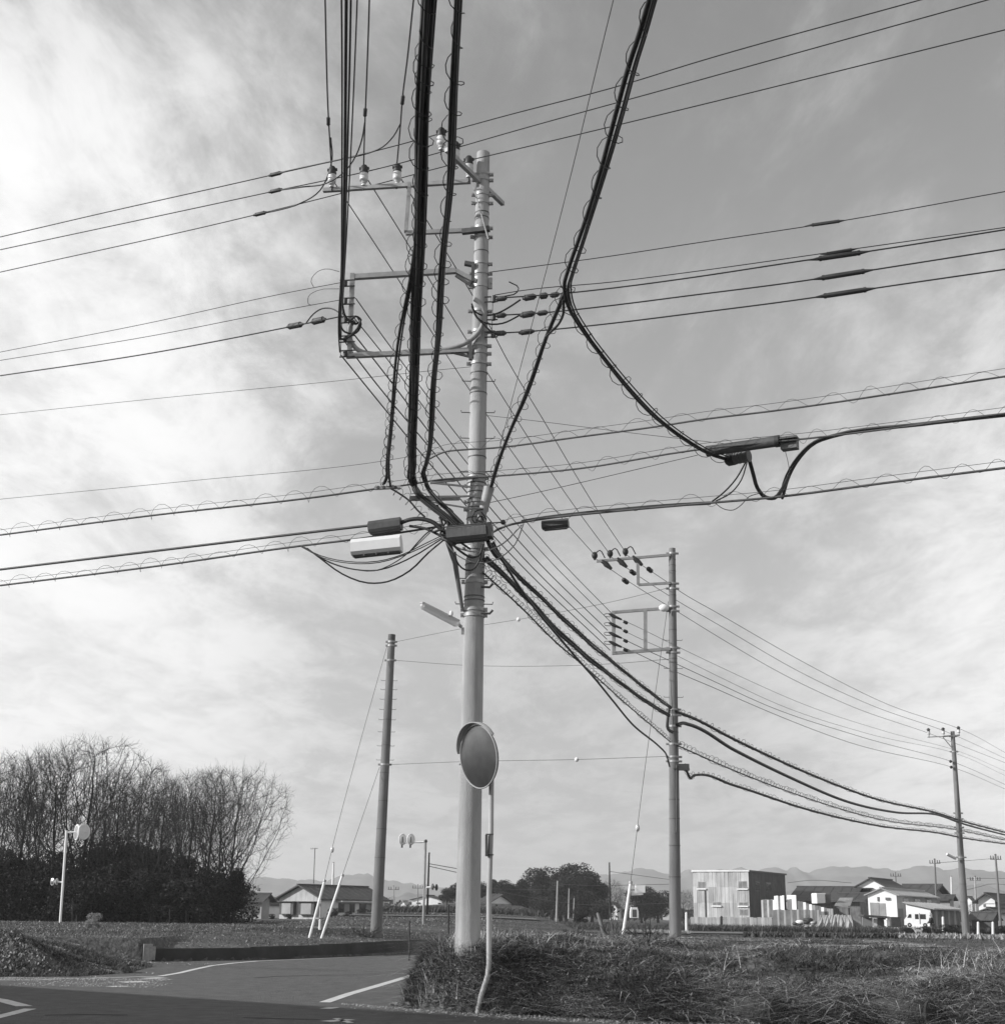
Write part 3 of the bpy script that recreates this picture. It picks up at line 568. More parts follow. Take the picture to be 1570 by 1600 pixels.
# the heavy bundles coming overhead
zb = Z(645, 757, 23.8)
cable('cable_bundle', 'heaviest black cable bundle descending from the top centre to the pole', 'cable bundle', [(674, -90, None, zb+.75), (668, 0), (662, 100), (659, 150), (656, 300), (653, 400), (648, 500), (645, 627), (643, 729), (646, 757, 23.6), (656, 774), (674, 790), (700, 810), (716, 825, 23.3)], .05, None, (8, 0), n=8,
      strands=[(-.035, 0, .024), (.01, .01, .028), (.055, -.01, .018), (-.005, -.04, .022), (.04, .04, .016), (-.05, .03, .013), (.075, .02, .01)], hx=(.1, .5, -.01, .0065), fan=1.25)
cable('cable_bundle', 'thinner black cable splitting left off the heaviest bundle to the small plate', 'cable bundle', [(664, 60, None, zb+.7), (654, 330), (641, 430), (628, 500), (617, 576), (609, 678), (604, 725), (603, 745), (598, 757, 23.6)], .03, None, n=8,
      strands=[(0, 0, .02), (.035, .01, .012)], hx=(.075, .45, 0, .0055))
cable('cable_bundle', 'narrow companion cable hanging down to the right of the small plate', 'cable bundle', [(612, 640, None, zb+.1), (608, 700), (608, 745), (610, 760, 23.6)], .02, hx=(.07, .4, 0, .004))
cable('cable_bundle', 'second black cable bundle descending right of the heaviest one', 'cable bundle', [(717, -90, None, zb+.75), (715, 0), (711, 100), (708, 160), (701, 303), (694, 379), (688, 456), (682, 547), (679, 580), (673, 666), (670, 705), (666, 725), (664, 751, 23.6), (676, 772), (700, 796), (724, 820, 23.3)], .05, None, (8, 0), n=8,
      strands=[(-.015, 0, .024), (.025, .01, .022), (.01, -.03, .016)], hx=(.09, .5, -.01, .0065), fan=1.15)
zb3 = Z(768, 750, 23.8)
w3 = float(at(768, 750, 23.8)[2])
cable('cable_bundle', 'black cable bundle from the top right bending at mid height to the hanging splice', 'cable bundle', [(1045, -90, None, zb3+.5), (1016, 0), (1000, 57), (988, 95), (967, 172), (948, 239), (930, 300), (905, 380), (890, 425), (884, 449, None, zb3+.25), (888, 475), (911, 517), (945, 562), (985, 610), (1026, 653), (1076, 690), (1106, 707), (1136, 717, None, zc2-.1)], .05, None, (8, 0), n=8,
      strands=[(-.015, .01, .026), (.035, -.01, .012), (.06, .02, .01), (.015, -.035, .012)], hx=(.09, .55, 0, .0065))
cable('cable_bundle', 'thin cable with curly hangers from the bend down to the tall pole', 'cable bundle', [(884, 452, None, zb3+.25), (876, 470), (853, 525), (833, 586), (822, 615), (799, 666), (771, 745), (766, 762, 23.7)], .02, None, n=7, strands=[(0, 0, .022), (.03, .01, .012)], hx=(.085, .42, 0, .0055))
cable('cable_bundle', 'loose slack cable beside the upper end of the curly hanger cable', 'cable bundle', [(880, 468, None, zb3+.2), (880, 490), (872, 507), (862, 517), (852, 527, None, zb3+.15)], .018, step=.15)
cable('guy_wire', 'thin straight wire slanting from the top of the picture to the pole', 'bare wire', [(968, -40, None, zb3+1.0), (958, 0), (885, 300), (864.5, 380), (801, 620), (768, 750, 23.9)], .005, None, (10, 0), m='wire', n=4)
cable('guy_wire', 'faint thin wire dipping right from the tall pole to the black cylinder', 'bare wire', [(760, 649, 23.8), (815, 655), (1000, 678), (1140, 694, None, zc2+.1)], .005, m='wire', n=4)
cable('guy_wire', 'thin wire rising right from the lower pole to the middle telephone line', 'bare wire', [(762, 786, 23.8), (800, 778), (1090, 711, None, zc2)], .006, m='wire', n=4)
# closures
t = empty('splice_cylinder', 'long black cylinder hanging on the middle telephone line', 'splice case', atz(1160, 696, zc2-.05)); a, b = atz(1104, 705, zc2-.02), atz(1217, 689, zc2-.02)
MB().tube([a, b], .09, 18).build('cylinder', M['boxdark'], t); MB().lathe(b-nrm(b-a)*.06, b-a, [(0, .1), (.07, .1)], 18).build('end_cap', M['cap'], t)
t = empty('junction_box', 'small dark junction box right of the black cylinder', 'junction box', atz(1233, 692, zc2-.05)); MB().beam(atz(1221, 694.5, zc2-.05), atz(1246, 691, zc2-.05), .16, .21).build('box_body', M['boxgrey'], t); MB().beam(atz(1220.5, 687, zc2), atz(1246.5, 683.5, zc2), .18, .03).build('lid', M['boxdark'], t)
t = empty('splice_closure', 'grey ribbed splice case where the bent bundle ends', 'splice case', atz(1152, 716, zc2-.1)); a, b = atz(1134, 719, zc2-.1), atz(1170, 712, zc2-.1)
MB().tube([a+(b-a)*.1, b], .095, 16).build('case_body', M['boxgrey'], t); MB().lathe(a, b-a, [(0, .075), (.04, .11), (.16, .11)], 14).build('end_collar', M['cap'], t)
mbb = MB(); [mbb.lathe(a+(b-a)*k, b-a, [(0, .105), (.025, .105)], 16) for k in (.4, .55, .7, .95)]; mbb.build('ribs', M['boxgrey'], t)
cable('drop_cable', 'thick U-shaped drop cable hanging from the splice case', 'drop cable', [(1171, 720, None, zc2-.1), (1177, 742), (1183, 762), (1196, 777), (1210, 778), (1222, 764), (1232, 745, None, zc2-.05)], .035, n=8, step=.12)
cable('drop_cable', 'left of two thin drop cables from the splice case to the lower line', 'drop cable', [(1165, 722, None, zc2-.1), (1150, 748), (1130, 770), (1112, 784, None, zc3+.1)], .014, 'thin drop cables from the splice case', step=.15)
cable('drop_cable', 'right of two thin drop cables from the splice case to the lower line', 'drop cable', [(1167, 722, None, zc2-.1), (1158, 750), (1142, 770), (1118, 783, None, zc3+.1)], .012, 'thin drop cables from the splice case', step=.15)
cable('wire_loop', 'slack wire loop below the lower telephone line', 'wire loop', [(1117, 786, None, zc3+.1), (1130, 795), (1145, 797), (1158, 789), (1170, 776), (1185, 771, None, zc3+.15)], .007, m='rubber', step=.15)
cable('wire_loop', 'thin wire dangling from the junction box', 'wire loop', [(1226, 702, None, zc2-.1), (1231, 722), (1233, 740), (1226, 760, None, zc2-.1)], .005, m='rubber', step=.15)
def boxthing(name, label, cat, a, b, d, h, m, rib=0, capm=None, Yk=None):
    a = V3(a); b = V3(b); t = empty(name, label, cat, (a+b)/2); ax = nrm(b-a); L = np.linalg.norm(b-a)
    e = min(.05, h*.2); sec = [(-d/2, -h/2+e), (-d/2+e, -h/2), (d/2-e, -h/2), (d/2, -h/2+e), (d/2, h/2-e*1.6), (d/2-e*1.6, h/2), (-d/2+e*1.6, h/2), (-d/2, h/2-e*1.6)]
    s = nrm(np.cross(ax, [0, 0, 1.])); u = np.cross(s, ax); mb = MB()
    vs = [p+s*x+u*y for p in (a, b) for x, y in sec]; mb.add(vs, [(i, (i+1) % 8, 8+(i+1) % 8, 8+i) for i in range(8)]+[tuple(reversed(range(8))), tuple(range(8, 16))]); mb.build('box_body', M[m], t)
    for k in range(rib):
        c = a+ax*L*(k+.5)/rib; MB().beam(c-ax*.006, c+ax*.006, d+.004, h*.5).build('rib', M[m], t)
    if capm: MB().beam(b+ax*.005, b+ax*.09, d*.9, h*.9).build('end_cap', M[capm], t)
    MB().beam(a-u*(h/2+.012)+ax*.03, b-u*(h/2+.012)-ax*.03, d*.5, .022).build('mounting_rail', M['boxdark'], t)
    return t
boxthing('terminal_box', 'dark grey terminal box on the plain thick left cable', 'terminal box', at(577, 825, 23.6), at(627, 818, 23.5), .25, .21, 'boxdark')

t = boxthing('terminal_box', 'long pale cream terminal box hanging left of the pole', 'terminal box', at(550, 857, 23.5), at(627, 849, 23.4), .3, .29, 'boxwhite', 0, None)
for q in (.25, .5, .75):
    a = at(550+77*q, 868-8*q, 23.3); MB().lathe(a, (0, 0, -1), [(0, .02), (.03, .02)], 8).build('cable_gland', M['boxdark'], t)
t = boxthing('terminal_box', 'ribbed grey terminal box mounted across the front of the tall pole', 'terminal box', at(699, 836, 23.25), at(761, 830, 23.15), .3, .27, 'boxgrey', 9, 'cap')
boxthing('terminal_box', 'small dark terminal box hanging right of the tall pole', 'terminal box', at(847, 821, 23.4), at(888, 817, 23.3), .17, .15, 'boxdark')
t = empty('cable_plate', 'small slotted pale plate where the left cables meet', 'cable plate', at(605, 762, 23.6)); MB().beam(at(585, 763, 23.6), at(626, 761, 23.6), .06, .05).build('plate', M['galv'], t)
for x in (591, 600, 618): MB().lathe(at(x, 762, 23.5), (0, -1, 0), [(0, .03), (.03, .03)], 8).build('bolt', M['galv_d'], t)
cable('telephone_cable', 'short cable with dense curls from the small plate down to the tangle', 'telephone cable', [(610, 763, 23.6), (622, 770), (640, 783), (652, 797), (664, 808, 23.5)], .018, hx=(.075, .16, 0, .005), step=.1)
cable('telephone_cable', 'thick cable arching from the dark box into the tangle', 'telephone cable', [(626, 817, 23.5), (640, 812), (660, 811), (678, 817), (690, 828, 23.3)], .038, n=8, step=.15)
HL = 'slack cables sagging between the left line and the tangle'
for w, p, r in (('uppermost', [(470, 853, 23.9), (500, 868), (540, 877), (590, 877), (630, 866), (665, 849), (692, 836, 23.3)], .012), ('second', [(470, 854, 23.9), (505, 872), (545, 880), (592, 879), (640, 864), (694, 838, 23.3)], .012), ('third', [(475, 855, 23.9), (515, 879), (555, 890), (590, 891), (635, 875), (695, 839, 23.3)], .016),
             ('fourth', [(478, 856, 23.9), (510, 876), (550, 889), (585, 892), (620, 877), (640, 862), (672, 832, 23.3)], .012), ('lowest and thickest', [(480, 857, 23.9), (500, 872), (535, 897), (575, 911), (605, 909), (640, 892), (670, 863), (694, 843, 23.3)], .02)):
    cable('slack_cable', w+' of the slack cables sagging left of the pole', 'slack cable', p, r*.75, HL, m='cablegrey' if r < .014 else 'rubber', step=.2)
for w, p, r in (('pale upper', [(694, 842, 23.2), (720, 858), (752, 862), (785, 850), (815, 820, 23.1)], .012), ('pale lower', [(690, 838, 23.2), (715, 868), (745, 880), (780, 872), (805, 850), (818, 818, 23.1)], .01), ('dark hanging', [(711, 862, 23.2), (714, 878), (726, 890), (738, 890), (749, 875), (753, 850, 23.2)], .016), ('dark tight', [(704, 848, 23.1), (720, 862), (738, 871), (748, 868), (755, 850, 23.1)], .02)):
    cable('slack_cable', w+' slack loop in front of the pole under the ribbed box', 'slack cable', p, r, 'slack loops under the ribbed box', m='conduit' if 'pale' in w else 'rubber', step=.12)
for k, (w, p, r) in enumerate((('steep', [(688, 810, 23.4), (692, 825), (700, 845), (712, 850, 23.2)], .03), ('flat', [(640, 822, 23.5), (665, 826), (690, 838), (712, 846, 23.2)], .025), ('knotted', [(680, 818, 23.3), (694, 824), (688, 834), (700, 838), (690, 842), (708, 846, 23.2)], .022), ('twisted', [(686, 808, 23.3), (696, 816), (690, 826), (702, 832), (696, 842, 23.3)], .018),
                               ('straight', [(682, 790, 23.6), (690, 806), (706, 826), (716, 842, 23.3)], .03), ('short', [(694, 800, 23.4), (700, 820), (698, 836, 23.2)], .02), ('crossing', [(676, 832, 23.3), (690, 828), (706, 836), (720, 848), (735, 858, 23.2)], .02), ('backward', [(762, 845, 23.3), (766, 855), (770, 862), (778, 872, 24.0)], .04), ('leftward', [(640, 862, 23.3), (655, 845), (668, 832), (684, 822, 23.3)], .012),
                               ('curling', [(755, 795, 23.6), (742, 800), (738, 812), (748, 820), (756, 815), (750, 806, 23.6)], .012), ('coiled', [(752, 800, 23.6), (760, 812), (752, 822), (744, 816), (750, 806), (758, 810, 23.6)], .01))):
    cable('tangled_cable', w+' black cable in the knot left of the tall pole' if k < 7 or w == 'leftward' else w+' dark cable at the right side of the tall pole by the ribbed box', 'tangled cable', p, r, 'tangled cables at the tall pole', step=.1)
cable('clamp_wire', 'horizontal rod above the ribbed box with a clamp at its right end', 'support rod', [(690, 824, 23.1), (740, 819), (786, 816, 23.0)], .012, m='galv_d')
MB_ = MB().ball(at(786, 816, 23), .045); tag(MB_.build('wire_clamp', M['cap'], None, at(786, 816, 23)), 'round dark clamp right of the ribbed box', 'wire clamp')
# cables away to the second pole
sp = ' heavy cable with hangers descending to the second pole'
D = 'cables descending to the second pole'
cable('cable_bundle', 'upper'+sp, 'cable bundle', [(768, 850, 23.7), (776, 866), (794, 886), (848, 938), (913, 998.6), (978, 1053), (1047.5, 1107, 45.8)], .04, D, n=7, strands=[(0, 0, .03), (.03, .03, .02)], hx=(.07, .45, .03, .006))
cable('cable_bundle', 'thick middle'+sp, 'cable bundle', [(757, 874, 23.8), (794, 907.6), (826.6, 940), (861, 977), (913, 1024.6), (956.5, 1059), (1011, 1098), (1045, 1119, 45.8)], .05, D, n=7, strands=[(0, 0, .038), (.035, .03, .025)], hx=(.08, .45, .03, .006))
cable('telephone_cable', 'thin outer cable with ladder-like hangers descending to the second pole', 'telephone cable', [(754, 894, 23.8), (816, 951), (870, 1005), (909, 1037.6), (935, 1061), (978, 1100), (1021.5, 1137), (1047.5, 1160, 45.8)], .016, D, hx=(.06, .35, .05, .006), mess=.11)
cable('telephone_cable', 'crossing black cable sagging lowest on its way to the second pole', 'telephone cable', [(770, 856, 23.6), (783, 873), (805, 907.6), (837.4, 953), (870, 992), (909, 1037.6), (928, 1059), (956.5, 1094), (989, 1133), (1028, 1165), (1039, 1176), (1046, 1198, 45.8)], .027, D, n=6)
E2 = 'cables between the second pole and the slender right pole'
cable('telephone_cable', 'upper thick cable from the second pole to the slender right pole', 'telephone cable', [(1056, 1112, 45.8), (1075, 1119), (1145, 1154.5), (1254, 1205), (1363, 1247), (1465, 1271), (1496, 1281, 91.8), (1570, 1301, 110)], .05, E2, (0, 20), hx=(.09, .6, .03, .01))
cable('telephone_cable', 'second thick cable from the second pole to the slender right pole', 'telephone cable', [(1058, 1133, 45.8), (1066, 1130), (1075, 1132), (1145, 1171), (1236, 1216), (1327, 1254), (1399, 1269.6), (1465, 1273.6), (1497, 1285, 91.8), (1570, 1305, 110)], .06, E2, (0, 20))
cable('telephone_cable', 'third cable with ladder-like hangers from the second pole to the right pole', 'telephone cable', [(1058, 1165, 45.8), (1145, 1203.5), (1254, 1245), (1363, 1278), (1490, 1296, 91.8), (1570, 1313, 110)], .022, E2, (0, 20), hx=(.1, .4, .06, .008), mess=.12)
cable('telephone_cable', 'lowest cable from the small box on the second pole to the right pole', 'telephone cable', [(1069, 1198, 45.8), (1074, 1208), (1079, 1216), (1084, 1212), (1090, 1211), (1145, 1227), (1254, 1263), (1363, 1289), (1472, 1303), (1496, 1308, 91.8), (1570, 1319, 110)], .045, E2, (0, 20), hx=(.08, .5, .04, .008))
for w, p in (('first', [(977, 866, a2), (1010, 888), (1040, 908), (1060, 922.5), (1120, 957.5), (1250, 1032), (1385, 1100), (1499, 1139, 91.8), (1570, 1176, 112)]), ('second', [(953, 869, a2), (990, 895), (1060, 940), (1120, 975), (1240, 1045), (1356, 1100), (1474, 1142, 91.8), (1570, 1185, 112)]), ('third', [(929, 872, a2), (972, 902), (1061, 957.5), (1120, 994), (1220, 1052), (1321, 1100), (1451, 1146, 91.8), (1570, 1192, 112)]),
             ('fourth', [(958, 963, 45.8), (977, 971), (1045, 1004), (1120, 1040), (1254, 1100), (1380, 1142), (1488, 1171, 91.8), (1570, 1205, 112)]), ('fifth', [(958, 976, 45.8), (972, 984), (1042, 1017), (1120, 1056), (1214, 1100), (1350, 1145), (1488, 1176, 91.8), (1570, 1212, 112)]), ('sixth', [(955, 988, 45.8), (977, 1000), (1045, 1032), (1120, 1067), (1192, 1100), (1340, 1150), (1486, 1190, 91.8), (1570, 1226, 112)]), ('seventh', [(953, 1004, 45.8), (974, 1012), (1045, 1045), (1120, 1077), (1172, 1100), (1320, 1158), (1487, 1199, 91.8), (1570, 1233, 112)])):
    cable('power_line', w+' power wire counted from the top between the second pole and the right pole', 'power line', p, .013 if w not in ('fourth', 'fifth') else .009, 'power wires from the second pole to the right pole', (0, 20), n=4, m='rubber')
for w, a, b in (('upper left', (1012, 888), (1018, 893)), ('lower left', (955+18, 905), (955+26, 911)), ('middle', (985, 892), (992, 897))): sleeve('wire_clamp', w+' small clamp on the wires beside the second pole arm', at(a[0], a[1], 46), at(b[0], b[1], 46.4), .08, 'small clamps beside the second pole', .5, 'cap', 'wire clamp', 8)
for w, p in (('upper', [(618, 1003, 57), (735, 980), (810, 968), (1000, 930), (1046, 918, 46)]), ('middle', [(618, 1032, 57), (735, 1040), (850, 1041), (960, 1037), (1046, 1030, 46)]), ('lower', [(608, 1195, 57), (735, 1190), (901, 1187), (1045, 1182, 46)])):
    cable('guy_wire', w+' thin wire stretched from the dark left pole to the second pole', 'bare wire', p, .008, 'thin wires between left and second pole', m='wire', n=4)
for w, p in (('upper', (810, 968, 51.3)), ('lower', (901, 1187, 49.2))): tag(MB().ball(at(*p), .08).build('marker_ball', M['white'], None, at(*p)), 'small white ball on the '+w+' thin wire between the poles', 'marker ball')
# guys and their guards
g1 = at(484, 1463, 54); g1t = at(507, 1377, 54.4); g2 = at(503, 1464, 54); g2t = at(535, 1368, 54.4); g3 = at(973, 1462, 44.6); g3t = at(985, 1380, 45.2)
for nm, a, b, gl in (('left', g1, g1t, 'leftmost of two leaning white guy wire guards near the dark pole'), ('right', g2, g2t, 'right and longer of two leaning white guy wire guards near the dark pole'), ('p2', g3, g3t, 'leaning white guy wire guard left of the second pole')):
    t = empty('guy_guard', gl, 'guy guard', a, 'white guy wire guards'); a = a-(b-a)*.1
    MB().tube([a, b], .046, 10).build('guard_tube', M['white'], t); MB().lathe(b-nrm(b-a)*.04, b-a, [(0, .062), (.08, .062)], 10).build('guard_cap', M['galv'], t)
cable('guy_wire', 'guy wire from the top of the dark pole to the left guard', 'guy wire', [(606, 1005, 57), (560, 1170), (519, 1326), (507, 1377, 54.4)], .009, 'guy wires', m='wire', n=4)
cable('guy_wire', 'guy wire from the middle of the dark pole to the right guard', 'guy wire', [(593, 1199, 57), (535, 1368, 54.4)], .009, 'guy wires', m='wire', n=4)
cable('guy_wire', 'long guy wire slanting from the second pole to its leaning white guard', 'guy wire', [(1044, 940, 46), (1005, 1220), (985, 1380, 45.2)], .009, 'guy wires', m='wire', n=4)
for w, p, Y in (('left guy wire beside the tree line', (519, 1328), 54.6), ('guy wire of the second pole', (996, 1294), 45.4)): tag(MB().ball(at(p[0], p[1], Y), .09, sc=(.8, .8, 1.3)).build('guy_insulator', M['porcelain'], None, at(p[0], p[1], Y)), 'small white insulator on the '+w, 'guy insulator')
# fluorescent lamp on the tall pole
t = empty('fluorescent_lamp', 'clear tubular fluorescent lamp sticking out left of the tall pole', 'street lamp', at(716, 978, 23.7)); a, b = at(658, 945, 23.2), at(716, 975, 23.7)
MB().tube([a, a+(b-a)*.06, a+(b-a)*.94, b], [.03, .068, .075, .05], 14).build('lamp_cover', M['clear'], t); MB().tube([a+(b-a)*.08, a+(b-a)*.9], .018, 8).build('lamp_tube', M['white'], t)
u = np.array([0, 0, .075]); MB().beam(a+u*.5, b+u*.7, .09, .02).build('reflector', M['galv'], t); MB().beam(b, at(721, 980, 23.75), .04, .04).build('lamp_bracket', M['galv'], t); MB().ball(at(705, 959, 23.5), .035, 8, 6, (1, 1, 1.6)).build('light_sensor', M['white'], t)
MB().beam(at(723, 981, 23.7), at(723, 991, 23.7), .06, .05, (1, 0, 0)).build('lamp_bracket', M['galv'], t)
# traffic mirror
mc = at(747.5, 1183, 22.9); mb0 = at(745, 1588, 23.1)
t = empty('traffic_mirror', 'round hooded traffic mirror on a bent white post in front of the tall pole', 'traffic mirror', mb0)
MB().tube([mb0-np.array([0, 0, .2]), mb0, at(752, 1556, 23.1), at(762, 1525, 23.1), at(764, 1505, 23.1), at(764, 1400, 23.1), at(767, 1300, 23.1), at(768, 1200, 23.1)], .042, 14).build('post', mat('scuffed_post', .4, .6, .3, 1.6, stretch=(1, 1, .5)), t)
mn = nrm(np.array([-.79, -.58, -.14])); ms = nrm(np.cross(mn, [0, 0, 1.])); mu = np.cross(ms, mn); RW, RH = .50, .50
lean = .22; ms, mu = ms*math.cos(lean)-mu*math.sin(lean), mu*math.cos(lean)+ms*math.sin(lean)
b = MB(); vs = [mc+mn*.025]; k = 36; fs = []
for i in range(1, 5):
    for j in range(k):
        q = 2*math.pi*j/k; rr = i/4; vs.append(mc+mn*(.025*(1-rr*rr))+ms*math.cos(q)*RW*rr+mu*math.sin(q)*RH*rr)
fs += [(0, 1+j, 1+(j+1) % k) for j in range(k)]+[(1+(i-1)*k+j, 1+i*k+j, 1+i*k+(j+1) % k, 1+(i-1)*k+(j+1) % k) for i in range(1, 4) for j in range(k)]
b.add(vs, fs, True); b.build('mirror_glass', M['mirror'], t)
circ = [mc+ms*math.cos(2*math.pi*j/48)*RW+mu*math.sin(2*math.pi*j/48)*RH for j in range(49)]
MB().tube(circ, .013, 6).build('rim', M['conduit'], t)
b = MB(); k = 36; vs = []; 
for i, (dd, s_) in enumerate(((-.002, 1.), (-.05, .96), (-.09, .7), (-.1, .0))): vs += [mc+mn*dd+(ms*math.cos(2*math.pi*j/k)*RW+mu*math.sin(2*math.pi*j/k)*RH)*s_ for j in range(k)]
b.add(vs, [(i*k+j, i*k+(j+1) % k, (i+1)*k+(j+1) % k, (i+1)*k+j) for i in range(3) for j in range(k)], True); b.build('back_shell', M['galv_d'], t)
b = MB(); vs = []; k = 24
for j in range(k+1):
    q = math.radians(22+(158-22)*j/k); e = ms*math.cos(q)*(RW+.03)+mu*math.sin(q)*(RH+.03); dpt = .02+.075*math.sin(math.pi*j/k)**.6
    vs += [mc+e-mn*.03, mc+e*1.03+mn*dpt, mc+e*1.03-mn*.03+mu*.012, mc+e*1.06+mn*dpt+mu*.002]
b.add(vs, [(4*j, 4*j+1, 4*j+5, 4*j+4) for j in range(k)]+[(4*j+2, 4*j+6, 4*j+7, 4*j+3) for j in range(k)]+[(4*j+1, 4*j+3, 4*j+7, 4*j+5) for j in range(k)], True); b.build('hood', mat('hood_paint', .3, .6, .2, 3), t)
MB().beam(mc-mn*.08, at(768, 1190, 23.08), .08, .12).build('mirror_bracket', M['galv_d'], t)
tt = empty('metal_frame_plate', 'narrow dark metal plate clamped to the mirror post', 'sign plate', at(761, 1322, 23.0)); MB().beam(at(760, 1305, 23.02), at(760, 1338, 23.02), .04, .22, (0, 1, 0)).build('plate', M['galv_d'], tt)
for y in (1304, 1336): MB().beam(at(759, y, 23.05), at(771, y, 23.05), .02, .02).build('clamp_band', M['galv_d'], tt)
# ------------------------------------------------------------------ road markings, wall, bank
def strip(name, label, pts, w, z=.004, side=None):
    P = [V3((x, y, z)) for x, y in pts]; mb = MB(); vs = []
    for i, p in enumerate(P):
        t = nrm(P[min(i+1, len(P)-1)]-P[max(i-1, 0)]); n = np.array([-t[1], t[0], 0])*w/2; vs += [p-n, p+n]
    mb.add(vs, [(2*i, 2*i+2, 2*i+3, 2*i+1) for i in range(len(P)-1)]); return tag(mb.build(name, M['paint']), label, None, None, 'structure')
g0 = lambda x, y: tuple(atz(x, y, 0)[:2])
strip('road_marking', 'long curved white edge line on the far side of the road', [g0(*p) for p in ((0, 1532), (60, 1532), (102, 1530), (180, 1528), (250, 1526), (280, 1521), (305, 1515), (331, 1509.5), (365, 1505.5), (402, 1502.3), (445, 1500.5), (520, 1497.5), (600, 1494))], .16)
strip('road_marking', 'broad white edge line beside the weedy bank', [g0(*p) for p in ((507, 1567), (545, 1554), (590, 1541), (640, 1526), (670, 1516))], .2)
for a, b, w in (((190, 1535.5), (228, 1534.5), .45), ((172, 1542.5), (198, 1541.5), .3), ((226, 1529.5), (256, 1528.5), .4), ((508, 1577), (522, 1575), .2)):
    strip('road_marking', 'worn short white dash on the road', [g0(*a), g0(*b)], w).update_tag()
for o in [o for o in COL.objects if o.name.startswith('road_marking')][2:]: o['group'] = 'worn short dashes on the road'
strip('road_marking', 'upper stroke of the white arrow mark at the left edge', [g0(-30, 1558), g0(0, 1563), g0(38, 1573)], .26)
strip('road_marking', 'lower stroke of the white arrow mark at the left edge', [g0(47, 1577), g0(20, 1584), g0(-20, 1594)], .2)
strip('road_marking', 'worn white mark in the shadow at the bottom edge', [g0(508, 1597), g0(548, 1594)], .22); strip('road_marking', 'second stroke of the worn mark at the bottom edge', [g0(524, 1592), g0(548, 1599)], .1)
mcr = mat('crack_filler', .05, .9, .3, 4)
for q in (((395, 1529), (430, 1526.5), (480, 1525), (560, 1524), (650, 1524)), ((380, 1591), (430, 1592.5), (500, 1594)), ((70, 1587), (130, 1586), (200, 1587))):
    P = [V3((*g0(*p), .005)) for p in q]; mb = MB(); vs = []
    for i, p in enumerate(P): t = nrm(P[min(i+1, len(P)-1)]-P[max(i-1, 0)]); n = np.array([-t[1], t[0], 0])*.05; vs += [p-n, p+n]
    mb.add(vs, [(2*i, 2*i+2, 2*i+3, 2*i+1) for i in range(len(P)-1)]); tag(mb.build('road_crack', mcr), 'thin dark crack across the asphalt', None, None, 'structure')
# low retaining wall in sections along the far roadside
wt = empty('retaining_wall', 'low dark concrete retaining wall along the far side of the road', 'wall', (-10.4, 44.4, 0))
WP = [(-10.4, 44.3), (-7.75, 46.5), (-6, 49.9), (-3.3, 55.7), (2, 66)]
for i in range(4):
    a, b = np.array(WP[i]), np.array(WP[i+1]); L = np.hypot(*(b-a)); n = max(1, int(L/2.0)); u = (b-a)/L; nn = np.array([-u[1], u[0]])
    for k in range(n):
        p = a+u*L*k/n+u*.006; q = a+u*L*(k+1)/n-u*.006; h = .35+.012*((p[1]+q[1])/2-44)
        MB().beam((p[0]+nn[0]*.17, p[1]+nn[1]*.17, h/2-.05), (q[0]+nn[0]*.17, q[1]+nn[1]*.17, h/2-.05), .26, h+.1).build('wall_block', M['kerbc'], wt)
for (x, y, s) in ((230.5, 1490, .26), (237, 1492, .2)): 
    t_ = at(x, y, 44.1); tag(MB().box((t_[0], t_[1], .24), (s, .3, .52 if s > .22 else .38), .3).build('stone_block', M['stone'], None, t_), 'pale '+('taller' if s > .22 else 'shorter')+' stone block at the left end of the retaining wall', 'stone block')
# rusty drums lying in the weeds
def drum(x, y, zc, L, r, ang, label):
    c = V3((x, y, zc)); a = np.array([math.cos(ang), math.sin(ang), 0]); t = empty('rusty_pipe', label, 'pipe', c, 'short rusty pipes lying in the weeds')
    b = MB(); n = 24; s = np.array([-a[1], a[0], 0]); vs = []
    for d, rr in ((-L/2, r), (L/2, r), (L/2, r*.9), (-L/2, r*.9)):
        vs += [c+a*d+(s*math.cos(2*math.pi*j/n)+np.array([0, 0, 1])*math.sin(2*math.pi*j/n))*rr for j in range(n)]
    b.add(vs, [(i*n+j, i*n+(j+1) % n, ((i+1) % 4)*n+(j+1) % n, ((i+1) % 4)*n+j) for i in range(4) for j in range(n)], True); b.build('pipe_shell', M['rust'], t)
    for d in (-L/2, L/2-.03): MB().lathe(c+a*d, a, [(0, r*1.02), (.03, r*1.02)], 24).build('rim_ring', M['rust'], t)
PIPES = [at(1180, 1580, 21.45), at(1412, 1581, 21.0)]
p = PIPES[0]; drum(p[0], p[1], p[2]-.0, .72, .19, -.75, 'left rusty pipe section lying at the foot of the bank')
p = PIPES[1]; drum(p[0], p[1], p[2]-.01, .8, .18, -.7, 'right rusty pipe section lying at the foot of the bank')
t_ = at(648, 1562, 25.0); mb = MB(); mb.ball((t_[0], 25.0, .1), .13, 9, 6, (1, .8, .9)); tag(mb.build('rock', M['stone'], None, (t_[0], 25.0, .05)), 'pale rock at the left foot of the weedy bank', 'rock')
